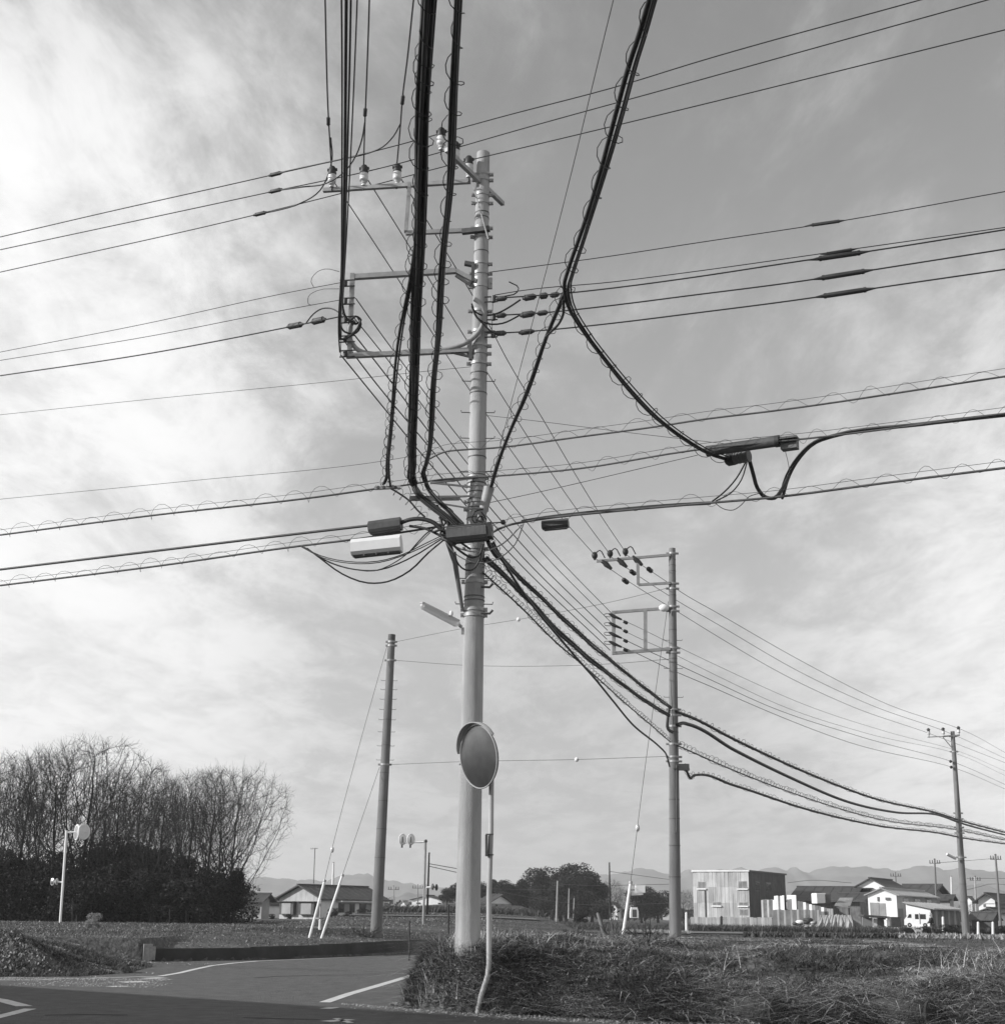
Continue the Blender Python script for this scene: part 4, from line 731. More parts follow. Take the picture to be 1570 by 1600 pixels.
# ------------------------------------------------------------------ blades, straw, litter (uncountable ground cover)
def blades(name, label, x, y, L, w, m, lean=.5, droop=.5, up=1.0, zoff=0., parts=3, tint=None, z=None):
    n = len(x); zz = height(x, y) if z is None else z; ph = rng.uniform(0, 2*np.pi, n); ln = lean*rng.uniform(.2, 1.3, n)
    dx = np.cos(ph)*ln; dy = np.sin(ph)*ln; sx = -np.sin(ph+rng.normal(0, .5, n)); sy = np.cos(ph+rng.normal(0, .5, n))
    vs = np.zeros((n, 2*parts+1, 3))
    for i in range(parts+1):
        t = i/parts; hx = L*(t*dx+droop*t*t*dx*1.2); hy = L*(t*dy+droop*t*t*dy*1.2); hz = L*up*(t-droop*.6*t*t*(ln+.3)); ww = w*(1-t)*.5 if i < parts else 0
        if i < parts:
            vs[:, 2*i] = np.stack([x+hx-sx*ww, y+hy-sy*ww, zz+zoff+hz], 1); vs[:, 2*i+1] = np.stack([x+hx+sx*ww, y+hy+sy*ww, zz+zoff+hz], 1)
        else: vs[:, 2*i] = np.stack([x+hx, y+hy, zz+zoff+hz], 1)
    nv = 2*parts+1; base = (np.arange(n)*nv)[:, None]; tri = []
    for i in range(parts-1): tri += [[2*i, 2*i+1, 2*i+3], [2*i, 2*i+3, 2*i+2]]
    tri += [[2*parts-2, 2*parts-1, 2*parts]]
    f = (base[:, :, None]+np.array(tri)[None]).reshape(-1, 3); tn = np.repeat(rng.uniform(0, 1, n) if tint is None else tint, nv)
    me = fastmesh(name, vs.reshape(-1, 3), f, m, tn); o = link(name, me); return tag(o, label, None, None, 'stuff')
def bankpts(n, x0=-2.2, x1=10.5, y0=20, y1=42, clump=1.1, seed=1, thr=.0, dens=None):
    r = np.random.default_rng(seed); X = r.uniform(x0, x1, n*3); Y = y0+(y1-y0)*r.uniform(0, 1, n*3)**1.9
    ok = ~inside(X, Y); X = X[ok]; Y = Y[ok]; k = fbm(X, Y, clump, 3, seed)+.5; d = rdist(X, Y); pr = sstep(thr, thr+.45, k)*sstep(-.05, .35, d) if dens is None else dens(X, Y, k, d)
    for q in PIPES: pr = pr*~((np.abs(X-q[0]) < .5) & (np.abs(Y-q[1]) < .26))
    s = r.uniform(0, 1, len(X)) < pr; return X[s][:n], Y[s][:n]
far_ = lambda y: np.interp(y, [27, 33], [1, .42])
rf = np.random.default_rng(66); X_ = rf.uniform(-1.6, 9, 60000); Y_ = np.interp(X_, [-1.6, -1.2, -.3, 2.1, 8, 9], [24.7, 23.85, 23.1, 21.65, 20.2, 20])+rf.exponential(.55, 60000); k = ~inside(X_, Y_) & (fbm(X_, Y_, 1.6, 3, 7)+.5 > .24)
for q in PIPES: k &= ~((np.abs(X_-q[0]) < .36) & (Y_ < q[1]+.1) & (Y_ > q[1]-.5))
X_, Y_ = X_[k], Y_[k]
clump_ = lambda x, y: .45+1.5*np.clip(fbm(x, y, 2.2, 2, 11)+.5, 0, 1)**1.5
x, y = bankpts(80000, seed=2, thr=.2); x = np.concatenate([x, X_]); y = np.concatenate([y, Y_]); blades('grass', 'dark tangled weeds and grass covering the bank', x, y, rng.uniform(.06, .26, len(x))*far_(y)*clump_(x, y), rng.uniform(.009, .018, len(x)), M['grass'], .9, .8)
x, y = bankpts(9000, seed=5, thr=.45, clump=.8); blades('weeds', 'bushy broad leaved weeds on the bank', x, y, rng.uniform(.05, .15, len(x))*far_(y), rng.uniform(.02, .045, len(x)), M['leafm'], 1.2, .9)
x, y = bankpts(30000, seed=9, thr=.3, clump=.6); x = np.concatenate([x, X_[::6]]); y = np.concatenate([y, Y_[::6]]); blades('dry_grass', 'pale dry straw lying over the weeds on the bank', x, y, rng.uniform(.1, .42, len(x))*far_(y)*clump_(x, y), rng.uniform(.006, .012, len(x)), M['straw'], 1.9, .9, .45, .05)
r9 = np.random.default_rng(12); x = np.concatenate([r9.normal(c, .35, 45) for c in (3.3, 6.9, 7.6, 8.2)]); y = r9.uniform(22.2, 24.6, len(x)); blades('dry_stalks', 'tall pale dry stalks standing on the right of the bank', x, y, rng.uniform(.2, .62, len(x)), rng.uniform(.006, .01, len(x)), M['straw'], 1.1, .5)
# tuft of long hanging grass on the left nose of the bank and round the pole
r_ = np.random.default_rng(4); x = r_.normal(-1.0, .22, 8000); y = r_.normal(24.9, .55, 8000); k = (~inside(x, y)); x = x[k]; y = y[k]; blades('grass_tuft', 'long shaggy grass on the left nose of the bank', x, y, r_.uniform(.12, .32, len(x)), r_.uniform(.009, .016, len(x)), M['grass'], .8, 1.1)
x = r_.normal(-.5, .7, 900); y = r_.normal(24.3, .35, 900); k = (~inside(x, y)); x = x[k]; y = y[k]; blades('grass_tuft', 'light grass tufts round the foot of the tall pole', x, y, r_.uniform(.15, .4, len(x)), r_.uniform(.009, .016, len(x)), M['straw'], .5, .7)
def litter(name, label, x, y, s, m, flat=.35, zo=.015):
    n = len(x); z = height(x, y)+zo+s*.3; z = np.maximum(z, .02); a = rng.uniform(0, 6.28, n); tl = rng.normal(0, flat, n); t2 = rng.normal(0, flat, n)
    ux = np.cos(a)*s; uy = np.sin(a)*s; uz = tl*s; vx = -np.sin(a)*s*.6; vy = np.cos(a)*s*.6; vz = t2*s
    c = np.stack([x, y, z], 1); U_ = np.stack([ux, uy, uz], 1); V_ = np.stack([vx, vy, vz], 1)
    vs = np.stack([c-U_, c-V_*.9+U_*.1, c+U_, c+V_*.9+U_*.1], 1).reshape(-1, 3); f = (np.arange(n)*4)[:, None]+np.arange(4)[None]
    return tag(link(name, fastmesh(name, vs, f, m, np.repeat(rng.uniform(0, 1, n), 4))), label, None, None, 'stuff')
r_ = np.random.default_rng(21); x = r_.uniform(-2.4, 8, 26000); y = np.interp(x, [-2.4, -1.6, -.3, 2.1, 8], [25.6, 25.0, 23.3, 21.75, 20.2])+r_.normal(.05, .16, 26000); k = rdist(x, y) < .45; k &= ~(inside(x, y) & (rdist(x, y) > .25)); x = x[k]; y = y[k]
litter('leaf_litter', 'fallen leaves and clippings along the foot of the bank', x, y, r_.uniform(.008, .024, len(x)), M['litter'])
x = r_.uniform(-12.5, -8.2, 22000); y = r_.uniform(33.2, 44, 22000); k = (fbm(x, y, .8, 3, 4)+.5 > .6) & (~inside(x, y) | (r_.uniform(0, 1, len(x)) < .1)); x = x[k]; y = y[k]
litter('leaf_litter', 'fallen leaves over the slope beside the far road edge', x, y, r_.uniform(.01, .026, len(x)), M['litter'])
x = r_.normal(-12.3, .7, 5000); y = r_.normal(35.0, .6, 5000); k = (~inside(x, y)); x = x[k]; y = y[k]; litter('rubble', 'pale rubble and clods on the left mound', x, y, r_.uniform(.012, .04, len(x)), M['litter'], .8)
x = r_.uniform(-14, -9.0, 26000); y = r_.uniform(33.3, 41, 26000); k = ~inside(x, y) & (fbm(x, y, .9, 3, 14)+.5 > .42); x = x[k]; y = y[k]; blades('grass', 'scruffy dark grass and weeds on the left slope', x, y, r_.uniform(.04, .2, len(x)), r_.uniform(.01, .02, len(x)), M['grass'], 1, .8)
# fields: short tufts
def fieldpts(n, x0, x1, y0, y1, seed, pw=1.6):
    r = np.random.default_rng(seed); Y = y0*(y1/y0)**r.uniform(0, 1, n); X = Y*r.uniform(x0, x1, n); k = ~inside(X, Y); return X[k], Y[k]
x, y = fieldpts(60000, -.42, -.02, 36, 130, 31); q = fbm(x, y, .12, 3, 2)+.5 > .38; x, y = x[q], y[q]; blades('field_grass', 'short scruffy grass over the left field', x, y, rng.uniform(.03, .085, len(x))*(1+y/120), rng.uniform(.01, .022, len(x))*(y/50), M['grass'], 1, .6, parts=2)
x, y = fieldpts(14000, -.42, .0, 36, 120, 33); blades('field_stubble', 'pale dry stubble over the left field', x, y, rng.uniform(.03, .07, len(x))*(1+y/120), rng.uniform(.008, .018, len(x))*(y/50), M['straw'], 1.2, .6, parts=2)
x, y = fieldpts(24000, -.02, .42, 40, 130, 35); q = fbm(x, y, .15, 3, 5)+.5 > .4; x, y = x[q], y[q]; blades('field_grass', 'short grass over the right fields', x, y, rng.uniform(.04, .09, len(x)), rng.uniform(.012, .03, len(x))*(y/50), M['grass'], 1, .6, parts=2)
def rows(name, label, X0, X1, y0, y1, n, Ls, seed, m):
    r = np.random.default_rng(seed); Y = r.uniform(y0, y1, n); X = Y*r.uniform(X0, X1, n); Y = np.round(Y/1.1)*1.1+r.normal(0, .1, n); base = np.repeat(np.arange(n), 7); xx = X[base]+r.normal(0, .07, n*7); yy = Y[base]+r.normal(0, .07, n*7)
    return blades(name, label, xx, yy, r.uniform(*Ls, n*7), r.uniform(.05, .1, n*7), m, .55, .7, parts=3)
rows('leek_rows', 'rows of pale leafy crops in front of the right pole', .265, .45, 57, 78, 900, (.2, .36), 41, M['crop'])
rows('crop_rows', 'rows of darker leafy crops right of the second pole', .17, .27, 50, 66, 260, (.2, .34), 43, M['leafm'])
rows('crop_rows', 'distant row of pale vegetables left of the second pole', .085, .13, 96, 104, 240, (.3, .5), 44, M['crop'])
rows('weed_row', 'weeds along the fence of the grey building', .12, .36, 132, 142, 1500, (.4, .9), 45, M['leafm'])
rows('weed_row', 'weeds along the far middle field edge', -.1, .13, 120, 150, 1500, (.3, .8), 46, M['leafm'])
# a farm track
def sheet(name, label, poly, m, z=.05, n=14):
    """strip following the ground between two edges given as point lists"""
    A, B = poly; vs = []; mb = MB()
    for t in np.linspace(0, 1, n):
        for e in (A, B):
            k = t*(len(e)-1); i = min(int(k), len(e)-2); p = np.array(e[i])*(1-(k-i))+np.array(e[i+1])*(k-i); vs.append((p[0], p[1], H(p[0], p[1])+z))
    mb.add(vs, [(2*i, 2*i+2, 2*i+3, 2*i+1) for i in range(n-1)]); return tag(mb.build(name, m), label, None, None, 'structure')
sheet('farm_track', 'smooth grey farm track across the right fields', ([(12, 108), (48, 106)], [(13, 122), (54, 120)]), mat('track_soil', .16, .95, .2, .6), .09)
sheet('path', 'pale path across the far middle field', ([(-14, 96), (13, 96)], [(-14, 99.5), (13, 99.5)]), mat('path_soil', .2, .95, .2, .6), .09)
# ------------------------------------------------------------------ trees
def bare_tree(seed, hgt=10., wid=3.4, base=.16, natt=1750, lean=0.):
    """branches grown towards points scattered through a fan shaped crown, then thickened down to the trunk"""
    r = np.random.default_rng(seed); n = natt*3; P = r.uniform(-1, 1, (n, 3)); zz = (P[:, 2]+1)/2; rad = np.hypot(P[:, 0], P[:, 1])
    env = np.interp(zz, [0, .12, .3, .6, .8, .93, 1], [.0, .25, .55, .92, .95, .7, .35])*(1+.16*np.sin(np.arctan2(P[:, 1], P[:, 0])*3+seed)); P = P[(rad < env) & (rad > env*.18*(zz < .7)) & (zz > base)][:natt]
    A = np.stack([P[:, 0]*wid, P[:, 1]*wid, (P[:, 2]+1)/2*hgt], 1); st = .24; nodes = [np.array([0, 0, -.3])]; par = [-1]; z = 0.
    while z < hgt*base: nodes.append(np.array([r.normal(0, .03)+lean*z, r.normal(0, .03), z])); par.append(len(nodes)-2); z += st
    N_ = np.array(nodes); par = list(par); alive = np.ones(len(A), bool); near = np.full(len(A), 1e9); idx = np.zeros(len(A), int)
    def upd(a, b):
        if b <= a: return
        D = np.linalg.norm(A[:, None]-N_[None, a:b], axis=2); k = D.argmin(1); m = D[np.arange(len(A)), k]; s_ = m < near; near[s_] = m[s_]; idx[s_] = k[s_]+a
    upd(0, len(N_)); cc = {}
    for it in range(90):
        act = alive & (near < 7)
        if not act.any(): break
        new = []; npar = []
        for q in np.unique(idx[act]):
            cc[q] = cc.get(q, 0)+1
            if cc[q] > 3: alive[idx == q] = False; continue
            v = A[act & (idx == q)]-N_[q]; v = v/np.linalg.norm(v, axis=1)[:, None]; d = v.mean(0)+np.array([0, 0, .05])+r.normal(0, .08, 3)
            if par[q] >= 0: d = d+.5*nrm(N_[q]-N_[par[q]])
            new.append(N_[q]+nrm(d)*st); npar.append(q)
        if not new: continue
        a = len(N_); N_ = np.concatenate([N_, np.array(new)]); par += npar; upd(a, len(N_)); alive &= near > .35
        if len(N_) > 5200: break
    m = len(N_); w = np.zeros(m); ch = np.zeros(m, int)
    for i in range(m-1, 0, -1):
        if ch[i] == 0: w[i] = 1.
        w[par[i]] += w[i]; ch[par[i]] += 1
    rd = .0085*w**.47; tips = np.where(w < 5)[0]; S = []; 
    big = [(N_[par[i]], N_[i], rd[par[i]] if w[par[i]] < 3*w[i] else rd[i]*1.1, rd[i]) for i in range(1, m) if w[i] >= 22]; sm = [(N_[par[i]], N_[i], rd[i], rd[i]*.9) for i in range(1, m) if w[i] < 22]
    for i in tips:
        if par[i] < 0: continue
        d0 = nrm(N_[i]-N_[par[i]])
        for _ in range(2): d = nrm(d0+r.normal(0, .45, 3)+np.array([0, 0, .35])); e = N_[i]+d*r.uniform(.25, .55); sm.append((N_[i], e, .0075, .005)); e2 = e+nrm(d+r.normal(0, .5, 3)+np.array([0, 0, .3]))*r.uniform(.15, .4); sm.append((e, e2, .005, .003))
    out = []
    for S, k, nm, mm in ((big, 6, 'trunk_and_limbs', M['bark']), (sm, 3, 'twig_crown', M['twig'])):
        a = np.array([s[0] for s in S]); b = np.array([s[1] for s in S]); ra = np.array([s[2] for s in S]); rb = np.array([s[3] for s in S])
        t = b-a; t /= np.linalg.norm(t, axis=1)[:, None]; b = b+t*.01; u = np.cross(t, [.31, .87, .2]); u /= np.linalg.norm(u, axis=1)[:, None]; w_ = np.cross(t, u)
        vs = np.concatenate([np.stack([c+(u*math.cos(6.2832*j/k)+w_*math.sin(6.2832*j/k))*rr[:, None] for j in range(k)], 1) for c, rr in ((a, ra), (b, rb))], 1)
        f = [[j, (j+1) % k, k+(j+1) % k, k+j] for j in range(k)]; F_ = ((np.arange(len(S))*2*k)[:, None, None]+np.array(f)[None]).reshape(-1, 4)
        out.append(fastmesh(nm, vs.reshape(-1, 3), F_, mm))
    return out
BT = [bare_tree(3, wid=3.6, base=.14), bare_tree(11, wid=3.0, base=.2), bare_tree(23, wid=4.2, base=.12), bare_tree(31, wid=2.6, base=.18), bare_tree(47, wid=4.0, base=.16, lean=.08)]
def plant_bare(px, pbase, ptop, Y, v, label, group, wide=1., cat='tree'):
    b = at(px, pbase, Y); z = H(b[0], b[1]); top = at(px, ptop, Y)[2]; s = (top-z)/10
    t = empty('bare_tree', label, cat, (b[0], b[1], z), group); t.scale = (s*wide, s*wide, s); t.rotation_euler = (0, 0, (v*1.7+px*.37) % 6.28)
    for nm, me in zip(('trunk', 'crown'), BT[v % 5]): o = bpy.data.objects.new(nm, me); COL.objects.link(o); o.parent = t
    return t
G_ = 'leafless trees of the dark wood at left'
spots = [(-40, 1185, 96, 0, 'leafless tree half cut by the left edge of the picture', 1.), (18, 1180, 100, 1, 'leafless tree second from the left edge of the picture', 1.1), (74, 1172, 98, 2, 'tall leafless tree just left of the road mirror post', 1.), (126, 1158, 101, 4, 'tallest leafless tree of the wood, behind the mirror post', 1.1), (172, 1206, 97, 3, 'slim leafless tree right of the double mirror on its post', 1.),
         (208, 1200, 103, 0, 'leafless tree in the middle of the dark wood', .95), (240, 1222, 96, 1, 'lower leafless tree right of the middle of the wood', .9), (286, 1214, 101, 1, 'leafless tree third from the right end of the wood', 1.), (316, 1205, 97, 4, 'broad leafless tree near the right end of the wood', .95), (356, 1199, 99, 2, 'leafless tree with a wide fan crown closing the wood on the right', .88),
         (48, 1225, 108, 3, 'leafless tree farther back between the left trunks', 1.), (155, 1232, 109, 0, 'leafless tree farther back behind the mirror post', 1.), (222, 1240, 108, 2, 'leafless tree farther back in the middle of the wood', 1.), (268, 1248, 107, 1, 'low leafless tree farther back near the right end of the wood', 1.), (-8, 1240, 106, 4, 'leafless tree farther back at the left edge', 1.), (335, 1238, 106, 3, 'slim leafless tree farther back behind the fan crown', 1.)]
for px, pt, Y, v, lb, wd_ in spots: plant_bare(px, 1440, pt, Y, v, lb, G_, wd_)
def leafball(seed, n=2600, blobs=9, hgt=1., wid=.5, ls=.045, cone=False):
    r = np.random.default_rng(seed); k = blobs; bz = r.uniform(.25, .88, k); wr = wid*(1.15-bz if cone else np.sqrt(np.clip(1-((bz-.5)/.55)**2, .1, 1)))
    a = r.uniform(0, 6.28, k); q = r.uniform(.1, .62, k)*wr; C_ = np.stack([np.cos(a)*q, np.sin(a)*q, bz], 1); R_ = r.uniform(.13, .26, k)*(.7 if cone else 1)
    i = r.integers(0, k, n); d = r.normal(0, 1, (n, 3)); d /= np.linalg.norm(d, axis=1)[:, None]; P = C_[i]+d*(R_[i]*r.uniform(.55, 1.08, n))[:, None]*np.array([1, 1, .85]); P[:, 2] = np.clip(P[:, 2], .02, 1.05)
    u = r.normal(0, 1, (n, 3)); u /= np.linalg.norm(u, axis=1)[:, None]; w = np.cross(u, r.normal(0, 1, (n, 3))); w /= np.linalg.norm(w, axis=1)[:, None]; s = (ls*r.uniform(.6, 1.5, n))[:, None]
    vs = np.stack([P-u*s, P+w*s*.6, P+u*s, P-w*s*.6], 1).reshape(-1, 3)*np.array([1, 1, hgt]); f = (np.arange(n)*4)[:, None]+np.arange(4)[None]
    return fastmesh('leafy_crown', vs, f, M['leafd'], np.repeat(r.uniform(0, 1, n), 4))
LB = [leafball(1, 11000, 14, 1, .5, .014), leafball(2, 11000, 16, 1, .42, .014), leafball(3, 9000, 14, 1, .34, .014, True), leafball(5, 5000, 9, 1, .7, .022)]
tk = MB().tube([(0, 0, -.02), (.01, 0, .3), (0, .01, .7)], [.03, .022, .008], 7)
def plant_leafy(px, pbase, ptop, Y, v, label, group=None, wide=1., name='evergreen_tree', cat='tree', trunk=True):
    b = at(px, pbase, Y); z = H(b[0], b[1]); s = at(px, ptop, Y)[2]-z; t = empty(name, label, cat, (b[0], b[1], z), group); t.scale = (s*wide, s*wide, s); t.rotation_euler = (0, 0, (px*.7) % 6.28)
    o = bpy.data.objects.new('crown', LB[v]); COL.objects.link(o); o.parent = t
    if trunk:
        global TRUNKME
        if 'TRUNKME' not in globals():
            me = bpy.data.meshes.new('trunk'); me.from_pydata(tk.v, [], tk.f); me.materials.append(M['bark']); TRUNKME = me
        o = bpy.data.objects.new('trunk', TRUNKME); COL.objects.link(o); o.parent = t
    return t
# undergrowth of the wood
ug = [(-20, 1325, 99, 0), (25, 1372, 97, 1), (60, 1330, 102, 0), (98, 1378, 95, 1), (120, 1372, 94, 3), (150, 1296, 103, 1), (175, 1340, 96, 0), (205, 1318, 102, 0), (235, 1352, 95, 1), (262, 1326, 102, 0), (292, 1372, 94, 3), (322, 1352, 100, 1), (342, 1352, 96, 2), (364, 1345, 98, 2), (-50, 1350, 96, 0)]
ulab = ['broad dark shrub cut by the left edge', 'low round shrub second from the left edge', 'tall dark shrub between the left trunks', 'low shrub at the left of the mirror post', 'very low bush at the foot of the mirror post', 'tall dark shrub right behind the mirror post', 'mid height shrub right of the mirror post', 'broad shrub left of the wood middle', 'low shrub in the wood middle', 'broad dark shrub right of the wood middle', 'very low bush in the right third of the wood', 'rounded shrub in the right third of the wood', 'pointed dark evergreen second from the right end', 'pointed dark evergreen closing the right end of the wood', 'shrub beyond the left edge']
side = ['at the left picture edge', 'left of the mirror post', 'behind the mirror post', 'right of the mirror post', 'in the middle of the wood', 'near the right end of the wood', 'closing the right end of the wood']
for k, (px, pt, Y, v) in enumerate(ug):
    i = 0 if px < 10 else 1 if px < 80 else 2 if px < 130 else 3 if px < 190 else 4 if px < 270 else 5 if px < 335 else 6
    plant_leafy(px, 1441, pt, Y, v, ulab[k], 'dark leafy trees under the bare crowns', 1.25 if v != 2 else 1)
wd = np.random.default_rng(77); n = 80000; X = wd.uniform(-48, -18.2, n); Y = wd.uniform(94, 112, n); Zt = .5+wd.uniform(0, 1, n)**1.3*(3.6+3.4*fbm(X, Y, .16, 3, 3)*2); P = np.stack([X, Y, Zt], 1); u = wd.normal(0, 1, (n, 3)); u /= np.linalg.norm(u, axis=1)[:, None]; w = np.cross(u, wd.normal(0, 1, (n, 3))); w /= np.linalg.norm(w, axis=1)[:, None]; s = wd.uniform(.05, .12, n)[:, None]
tag(link('undergrowth', fastmesh('undergrowth', np.stack([P-u*s, P+w*s*.6, P+u*s, P-w*s*.6], 1).reshape(-1, 3), (np.arange(n)*4)[:, None]+np.arange(4)[None], M['leafd'], np.repeat(wd.uniform(0, 1, n), 4))), 'dense dark thicket filling the floor of the wood', None, None, 'stuff')
# centre clump and far trees
cen = [(698, 1385, 235, 1, 'dark bush left of the tall pole foot'), (720, 1378, 245, 0, 'dark tree hidden behind the tall pole'), (768, 1368, 262, 2, 'pointed dark tree right of the mirror post'), (788, 1375, 250, 0, 'low dark tree over the white house'), (815, 1364, 255, 2, 'narrow pointed tree left of the big dark grove'), (862, 1356, 250, 0, 'rounded dark evergreen left of the tallest one'),
       (905, 1349, 246, 0, 'tallest dark evergreen of the centre grove'), (885, 1368, 240, 0, 'low dark evergreen in front of the centre grove'), (925, 1372, 250, 0, 'dark evergreen at the right end of the centre grove'), (745, 1372, 255, 1, 'dark evergreen between the tall pole and the mirror post'), (800, 1380, 252, 1, 'dark tree above the roof of the white house'), (845, 1366, 256, 2, 'pointed dark evergreen at the left of the big grove'), (876, 1360, 252, 1, 'dark evergreen in the middle of the big grove'), (1002, 1385, 262, 0, 'grey green tree left of the white tank tower'), (1028, 1388, 262, 1, 'dark tree right of the white tank tower'), (842, 1400, 235, 3, 'low bush under the centre grove'), (905, 1418, 150, 3, 'round dark bush in the middle field'), (830, 1425, 200, 3, 'low hedge bush right of the white house'), (940, 1405, 230, 3, 'wide low bush right of the centre grove')]
for px, pt, Y, v, lb in cen: plant_leafy(px, 1438, pt, Y, v, lb, 'evergreens behind the middle field', 1.4 if v != 2 else 1.2)
for px, pt, Y, v, lb in ((840, 1362, 265, 1, 'grey leafless tree between the centre evergreens'), (828, 1372, 268, 3, 'second grey leafless tree left of the centre grove'), (955, 1376, 258, 3, 'spreading leafless tree right of the centre grove'), (1080-12, 1392, 262, 0, 'leafless tree right of the second pole'), (982, 1390, 262, 2, 'leafless tree behind the leaning guard'), (1540-25, 1412, 240, 2, 'small leafless tree right of the slender pole')):
    plant_bare(px, 1438, pt, Y, v, lb, 'leafless trees behind the middle field', 1.4)
hb = [(452, 1428), (520, 1418), (545, 1424), (570, 1420), (605, 1418), (618, 1424), (395, 1425), (425, 1428)]
for k, (px, pt) in enumerate(hb): plant_leafy(px, 1441, pt, 150-k, 3, ['dark hedge bush under the house gable', 'clipped dark bush between the two white guards', 'dark bush right of the guards', 'dark garden bush below the long roof', 'tall dark bush just right of the dark pole', 'dark bush farther right of the dark pole', 'dark hedge bush below the small shed', 'dark hedge bush left of the house'][k], 'dark hedge bushes in front of the house', 1.5, 'hedge_bush', 'bush', False)
for px, pt, Y, lb in ((1480, 1444, 118, 'low dark hedge left of the slender pole'), (1528, 1446, 122, 'low dark hedge between the white posts'), (1562, 1446, 122, 'low dark hedge at the right edge'), (1450, 1447, 125, 'low dark hedge behind the walking person'), (1420, 1449, 125, 'low dark hedge in front of the white van')): plant_leafy(px, 1460, pt, Y, 3, lb, 'low dark hedges at right', 2.4, 'hedge_bush', 'bush', False)
# small weed bush in the left field, twig heaps, cut stump
def twigs(name, label, cat, c, n, L, r0, m, spread=.8, group=None):
    t = empty(name, label, cat, c, group); r = random.Random(len(label)); b = MB()
    for i in range(n):
        p = V3(c)+np.array([r.gauss(0, .12), r.gauss(0, .1), 0]); d = nrm(np.array([r.gauss(0, spread), r.gauss(0, spread), 1])); l = L*r.uniform(.5, 1.1); e = p+d*l; b.tube([p, p+d*l*.5+np.array([r.gauss(0, .03), 0, 0]), e], [r0, r0*.8, r0*.4], 5)
        if l > L*.8:
            for j in range(2): b.tube([p+d*l*.6, p+d*l*.6+nrm(d+np.array([r.gauss(0, .6), r.gauss(0, .5), .3]))*l*.3], [r0*.6, r0*.3], 4)
    b.build('stems', m, t); return t
p = at(968, 1476, 31); z = H(p[0], p[1]); tr = twigs('cut_stump', 'pollarded shrub with cut upright stems beside the leaning guard', 'shrub', (p[0]-.1, p[1], z-.05), 24, .8, .013, M['wood'], .45)
MB().tube([(p[0]-.25, p[1]-.1, z-.2), (p[0]-.3, p[1]-.1, z+.15), (p[0]-.4, p[1]-.1, z+.4), (p[0]-.46, p[1], z+.62)], [.07, .06, .04, .03], 9).build('main_stem', M['wood'], tr)
p = at(1012, 1470, 29); twigs('cut_brush', 'heap of pale cut branches right of the pollarded shrub', 'brush heap', (p[0], p[1], H(p[0], p[1])), 22, .6, .012, M['straw'].copy() if False else M['twig'], 1.3)
p = at(142, 1458, 56); z = H(p[0], p[1]); t = empty('leafy_weed', 'small leafy bush standing alone in the left field', 'bush', (p[0], p[1], z)); o = bpy.data.objects.new('leaves', LB[3].copy()); COL.objects.link(o); o.parent = t; t.scale = (.75, .7, .72); o.data.materials[0] = M['litter']
p = at(588, 1466, 56.6); twigs('brush_heap', 'heap of cut branches at the foot of the dark pole', 'brush heap', (p[0]-.4, p[1], H(p[0], p[1])), 40, .7, .012, M['twig'], 1.6)
# thin stakes
for x, y0, y1, Y, lb, m in ((113, 1441, 1405, 92, 'thin dark stake in front of the wood', 'twig'), (265, 1441, 1421, 90, 'short forked stem in the left field', 'twig'), (492+8, 1449, 1439, 60, 'small white marker between the guards', 'white'), (701, 1470, 1415, 40, 'thin bare sapling left of the tall pole', 'twig'), (640, 1474, 1440, 48, 'thin stake right of the dark pole', 'twig'),
                            (1359, 1475, 1466, 60, 'short white marker post among the crops', 'white'), (1473, 1448, 1435, 130, 'white post left of the slender pole', 'white'), (1528, 1463, 1443, 112, 'white post right of the slender pole', 'white'), (1551, 1462, 1443, 112, 'white post near the right edge', 'white'), (1076-4, 1440, 1428, 120, 'white marker right of the second pole', 'white'), (1127, 1452, 1434, 140, 'dark stake in front of the grey building', 'bark')):
    a = at(x, y0, Y); a[2] = min(a[2], H(a[0], a[1])+.02); b = at(x, y1, Y); wdt = .03 if m == 'twig' else .06*Y/60; q = empty('marker_stake', lb, 'stake', a); MB().tube([a-np.array([0, 0, .1]), b], [wdt, wdt*.8], 6).build('stake_shaft', M[m], q); MB().lathe(b, (0, 0, 1), [(0, wdt), (wdt, wdt*.4)], 6).build('stake_tip', M[m], q)

gr = np.random.default_rng(90); x = np.concatenate([gr.uniform(-11, -7.2, 1500), gr.uniform(-9.8, -6.8, 700), gr.uniform(-2.6, 5, 1600)]); y = np.concatenate([33.0-gr.exponential(.35, 1500), gr.uniform(29.5, 31.5, 700), np.interp(x[2200:], [-2.6, -1.2, -.3, 2.1, 5], [25.3, 23.85, 23.1, 21.65, 20.9])-gr.exponential(.25, 1600)]); n = len(x); s_ = gr.uniform(.006, .02, n)
vs = np.stack([np.stack([x+a*s_, y+b*s_, c*s_+.004], 1) for a, b, c in ((-1, -.6, 0), (1, -.7, 0), (.2, 1, 0), (.1, .0, 1.1))], 1).reshape(-1, 3); f = ((np.arange(n)*4)[:, None, None]+np.array([[0, 1, 3], [1, 2, 3], [2, 0, 3]])[None]).reshape(-1, 3)
tag(link('gravel', fastmesh('gravel', vs, f, M['litter'], np.repeat(gr.uniform(0, .8, n), 4))), 'loose gravel and grit scattered along the road edges', None, None, 'stuff')
